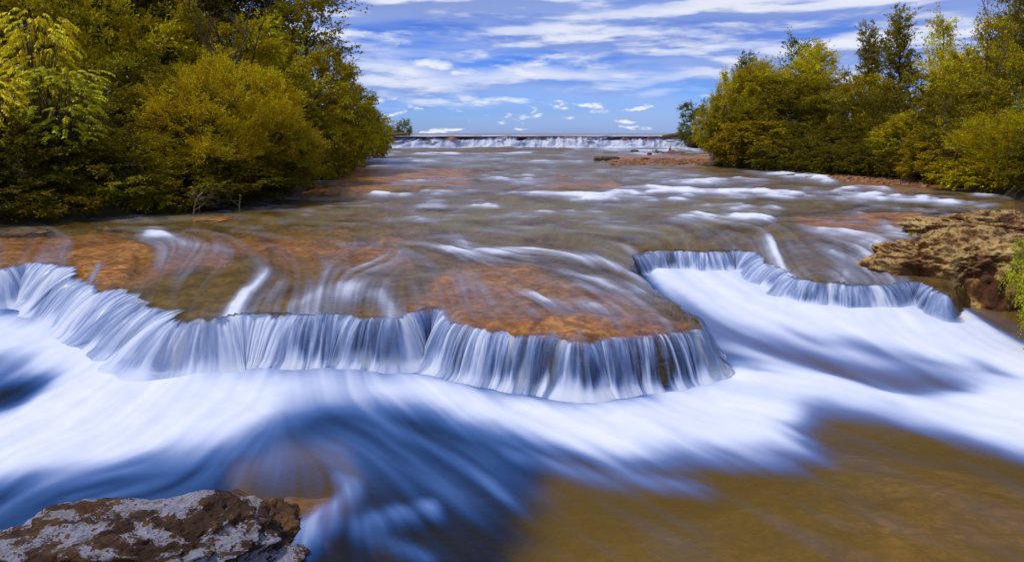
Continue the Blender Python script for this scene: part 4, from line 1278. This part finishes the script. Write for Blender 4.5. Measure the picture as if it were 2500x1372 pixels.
def boulder(name, c, size, seed, m, label, cat='rock', nu=150, nv=90, amp=.22, strata=.0, flat_top=0.0, freq=1.0, group=None, tilt=0.0, box=.75):
    th = np.linspace(0, 2 * np.pi, nu, endpoint=False)
    ph = np.linspace(-.5 * np.pi, .5 * np.pi, nv)
    TH, PH = np.meshgrid(th, ph)
    d = np.stack([np.cos(PH) * np.cos(TH), np.cos(PH) * np.sin(TH), np.sin(PH)], -1)
    f = 1.3 * freq
    x, y, z = d[..., 0] * f + seed * 3.1, d[..., 1] * f, d[..., 2] * f
    a = fbm(x, y, z, octv=3, seed=400 + seed)
    rid = 1 - np.abs(fbm(x * 2.1, y * 2.1, z * 2.1, octv=5, seed=410 + seed, gain=.55)) * 2.2
    pit = np.clip(fbm(x * 4.2, y * 4.2, z * 4.2, octv=3, seed=420 + seed), -1, 0)
    r = 1 + amp * 1.3 * a + amp * .45 * (rid - .5) + amp * .55 * pit
    sz = np.array(size)
    p = d * r[..., None] * sz
    sq = np.sign(d[..., 2]) * np.abs(d[..., 2]) ** box
    p[..., 2] = sq * r * sz[2] * (1 - .0)
    if flat_top:
        cap = sz[2] * flat_top
        p[..., 2] = np.where(p[..., 2] > cap, cap + (p[..., 2] - cap) * .35, p[..., 2])
    if strata:
        s = p[..., 2] / sz[2] * 5 + .7 * a
        p[..., :2] *= (1 + strata * (np.abs((s % 1) - .5) - .25) * 2)[..., None]
    p[..., 2] += tilt * p[..., 0]
    i = np.arange(nu * nv).reshape(nv, nu)
    j = np.roll(i, -1, 1)
    q = np.stack([i[:-1], j[:-1], j[1:], i[1:]], -1).reshape(-1, 4)
    o = link(name, new_mesh(name, p.reshape(-1, 3), q, mats=[m], attrs={'warm': np.full(nu * nv, .9)}), loc=c)
    tag(o, label, cat, group)
    return o


boulder('boulder', (-1.86, 3.52, -.03), (.80, .56, .35), 3, M_LICHEN, 'grey lichen covered boulder standing in the water at the lower left', nu=460, nv=260, amp=.20, strata=.04, freq=1.3)
boulder('wet_rock', (-1.53, 4.04, -.09), (.36, .36, .20), 5, M_RUST, 'rusty wet rock barely above the water behind the lichen boulder', nu=240, nv=140, amp=.20, freq=1.5)
boulder('boulder', (5.66, 9.15, .36), (1.16, .80, .60), 8, M_MOSSY, 'tan pitted boulder with moss beside the side waterfall', nu=360, nv=220, amp=.24, strata=.0, freq=1.15, box=.5)
boulder('boulder', (7.75, 11.5, .46), (1.45, .80, .50), 12, M_MOSSY, 'long layered orange boulder behind the tan pitted one', nu=320, nv=180, amp=.28, strata=.10, freq=1.3)

# stones on the gravel spit before the far fall, and flat stones just breaking the surface
for px, py, w, h, lab, sd in [
    (1480, 392, 62, 15, 'dark wet rock at the left end of the gravel spit', 21), (1550, 372, 22, 9, 'small pointed dark stone in the water before the far waterfall', 22),
    (1586, 381, 11, 12, 'small dark knob of rock left of the driftwood log', 23), (1574, 391, 22, 9, 'pale stone lying on top of the gravel spit', 24),
    (1618, 392, 18, 7, 'little brown stone right of the pale stone on the spit', 25), (1668, 403, 24, 8, 'stone at the near edge of the gravel spit', 26),
    (1690, 347, 24, 20, 'square brown rock standing in the far waterfall', 27), (1722, 344, 30, 18, 'brown rock at the right end of the far waterfall', 28),
    (1955, 414, 26, 7, 'light stone at the left end of the red gravel bank', 29), (930, 360, 44, 7, 'flat brown rock under the left end of the far waterfall', 30),
    (525, 536, 100, 7, 'flat orange stone barely above the calm water on the left', 31), (60, 568, 110, 9, 'flat dark stone at the left border below the shrubs', 32), (1735, 404, 50, 10, 'brown stone under the corner shrub of the right bank', 33)]:
    if py < 366:
        Y = 57.6 if px < 1000 else 56.9
        p0 = ((px - 1250) * Y / FPX, Y, ZC - (py - HOR) * Y / FPX)
    else:
        p0 = at_up(px, py); Y = p0[1]
    boulder('stone', p0, (w * Y / FPX / 2, w * Y / FPX / 2.5, h * Y / FPX / (1.15 if py < 500 else 1.6)), sd, M_STONE if sd != 31 else M_BED, lab, nu=48, nv=28, amp=.3, freq=1.3, flat_top=.6)

# gravel lying on the spit: one loose mass
r = np.random.default_rng(77)
V, Q = [], []
n0 = 0
u8 = np.array([[-1, -1, -1], [1, -1, -1], [1, 1, -1], [-1, 1, -1], [-.6, -.7, .8], [.7, -.6, .9], [.6, .7, .7], [-.7, .6, .8]])
f8 = np.array([[0, 3, 2, 1], [4, 5, 6, 7], [0, 1, 5, 4], [1, 2, 6, 5], [2, 3, 7, 6], [3, 0, 4, 7]])
for k in range(1500):
    if k < 1000:
        px, py = r.uniform(1490, 1780), r.normal(396, 4.5)
        if abs(py - 396) > 9: continue
    else:
        px = r.uniform(1950, 2330); py = 424 + (px - 1950) * .05 + r.normal(0, 7)
    p0 = at_up(px, py)
    s = r.uniform(.02, .085) * np.array([1.6, 1.3, .5])
    v = u8 * s * r.uniform(.7, 1.3, (8, 3))
    a = r.uniform(0, 6.28)
    v = np.stack([v[:, 0] * math.cos(a) - v[:, 1] * math.sin(a), v[:, 0] * math.sin(a) + v[:, 1] * math.cos(a), v[:, 2]], -1)
    V.append(v + p0 + (0, 0, .02)); Q.append(f8 + n0); n0 += 8
tag(link('gravel', new_mesh('gravel', np.concatenate(V), np.concatenate(Q), mats=[make_rock('gravel', [(.10, .04, .015), (.26, .12, .05), (.40, .20, .09), (.55, .38, .24)], None, scale=2.0)], smooth=False)), kind='stuff')


# ------------------------------------------------------------------ driftwood
def log_obj(name, pts, rad, m, label, stubs=(), cat='driftwood'):
    """pts: photo positions on one depth; a bent tapering log with broken stubs"""
    pts = np.array(pts, float)
    n = 26
    t = np.linspace(0, 1, len(pts)); tt = np.linspace(0, 1, n)
    path = np.stack([np.interp(tt, t, pts[:, k]) for k in range(3)], -1)
    L = np.linalg.norm(path[-1] - path[0])
    path += np.stack([fbm(tt * 5, tt * 0 + k * 9, octv=3, seed=500 + k) for k in range(3)], -1) * L * .018
    rr = np.interp(tt, np.linspace(0, 1, len(rad)), rad) * (1 + .18 * fbm(tt * 9, tt * 0, octv=3, seed=510))
    T = Tubes()
    T.add(path, rr, 10)
    for f, d, l in stubs:
        p0 = path[int(f * (n - 1))]
        d = np.array(d, float) / np.linalg.norm(d)
        q = p0 + d * l * np.linspace(0, 1, 5)[:, None]
        q[2:, 2] += .05 * l
        T.add(q, np.linspace(rr[int(f * (n - 1))] * .7, .02, 5), 7)
    return tag(link(name, T.mesh(name, m)), label, cat)


log_obj('driftwood_log', [at(1622, 378, 44), at(1640, 374, 44), at(1665, 377, 43.6), at(1690, 384, 43)], [.10, .22, .17, .10], M_DRIFT, 'dark forked driftwood log stranded on the spit before the far waterfall',
        [(.15, (-.9, -.2, -.2), .6), (.22, (.2, 0, 1), .45), (.12, (-1, 0, .25), .45)])
log_obj('driftwood_log', [at(1688, 383, 42.6), at(1712, 381.5, 42.4), at(1745, 381, 42)], [.07, .11, .09], M_PALE, 'pale bleached driftwood log lying right of the dark forked one')
log_obj('driftwood_log', [at(1617, 334, 59.6), at(1650, 330, 59.8), at(1685, 327, 60.3)], [.12, .2, .26], M_DRIFT, 'brown log resting on the right end of the far waterfall lip', [(.1, (-1, 0, -.3), .4)])
log_obj('driftwood_log', [at(893, 338, 59.4), at(940, 331, 59.6), at(1000, 327, 60)], [.10, .16, .12], M_DRIFT, 'long driftwood trunk topping the pile at the left end of the far waterfall', [(.5, (.4, 0, 1), .3)])
log_obj('driftwood_log', [at(885, 329, 60.4), at(915, 334, 60), at(960, 336, 59.6)], [.16, .12, .08], M_PALE, 'pale driftwood trunk lowest in the pile left of the far waterfall')
log_obj('driftwood_log', [at(866, 386, 29.5), at(874, 398, 29.2), at(886, 408, 29), at(893, 412, 29)], [.08, .10, .07, .03], M_DRIFT, 'broken root stub leaning into the water under the last left shrub', [(.6, (1, 0, .1), .3)])
log_obj('driftwood_log', [at(1680, 374, 50), at(1700, 371, 50), at(1703, 369, 50)], [.05, .09, .07], M_DRIFT, 'small brown driftwood stick behind the dark forked log')

# grass and flowers on the boulders
def tuft(px, py, Y, h, col, label, seed, n=26):
    r = np.random.default_rng(seed)
    V = []; tn = []
    for k in range(n):
        b = np.array([r.normal(0, h * .25), r.normal(0, h * .2), -.02])
        tip = b + np.array([r.normal(0, h * .35), r.normal(0, h * .35), h * r.uniform(.4, 1)])
        sd = np.array([r.uniform(-1, 1), r.uniform(-1, 1), 0]); sd /= np.linalg.norm(sd)
        w = h * .10
        mid = b * .5 + tip * .5
        V += [b, mid + sd * w, tip, mid - sd * w]; tn += [r.uniform(.3, .9)] * 4
    V = np.array(V)
    o = link('grass_tuft', new_mesh('grass_tuft', V, np.arange(len(V)).reshape(-1, 4), mats=[M_LEAF], attrs={'tone': np.array(tn)}, smooth=False), loc=at(px, py, Y))
    o.color = (*col, 1)
    tag(o, label, 'plant')


tuft(2225, 572, 9.1, .07, (.40, .36, .01), 'tiny yellow flowering tuft on top of the tan pitted boulder', 1)
tuft(2378, 572, 9.25, .08, (.16, .20, .02), 'small green seedling on the ridge of the tan pitted boulder', 2)
tuft(1603, 374, 44.5, .28, (.22, .22, .03), 'thin grass tuft left of the dark forked driftwood log', 3, 40)
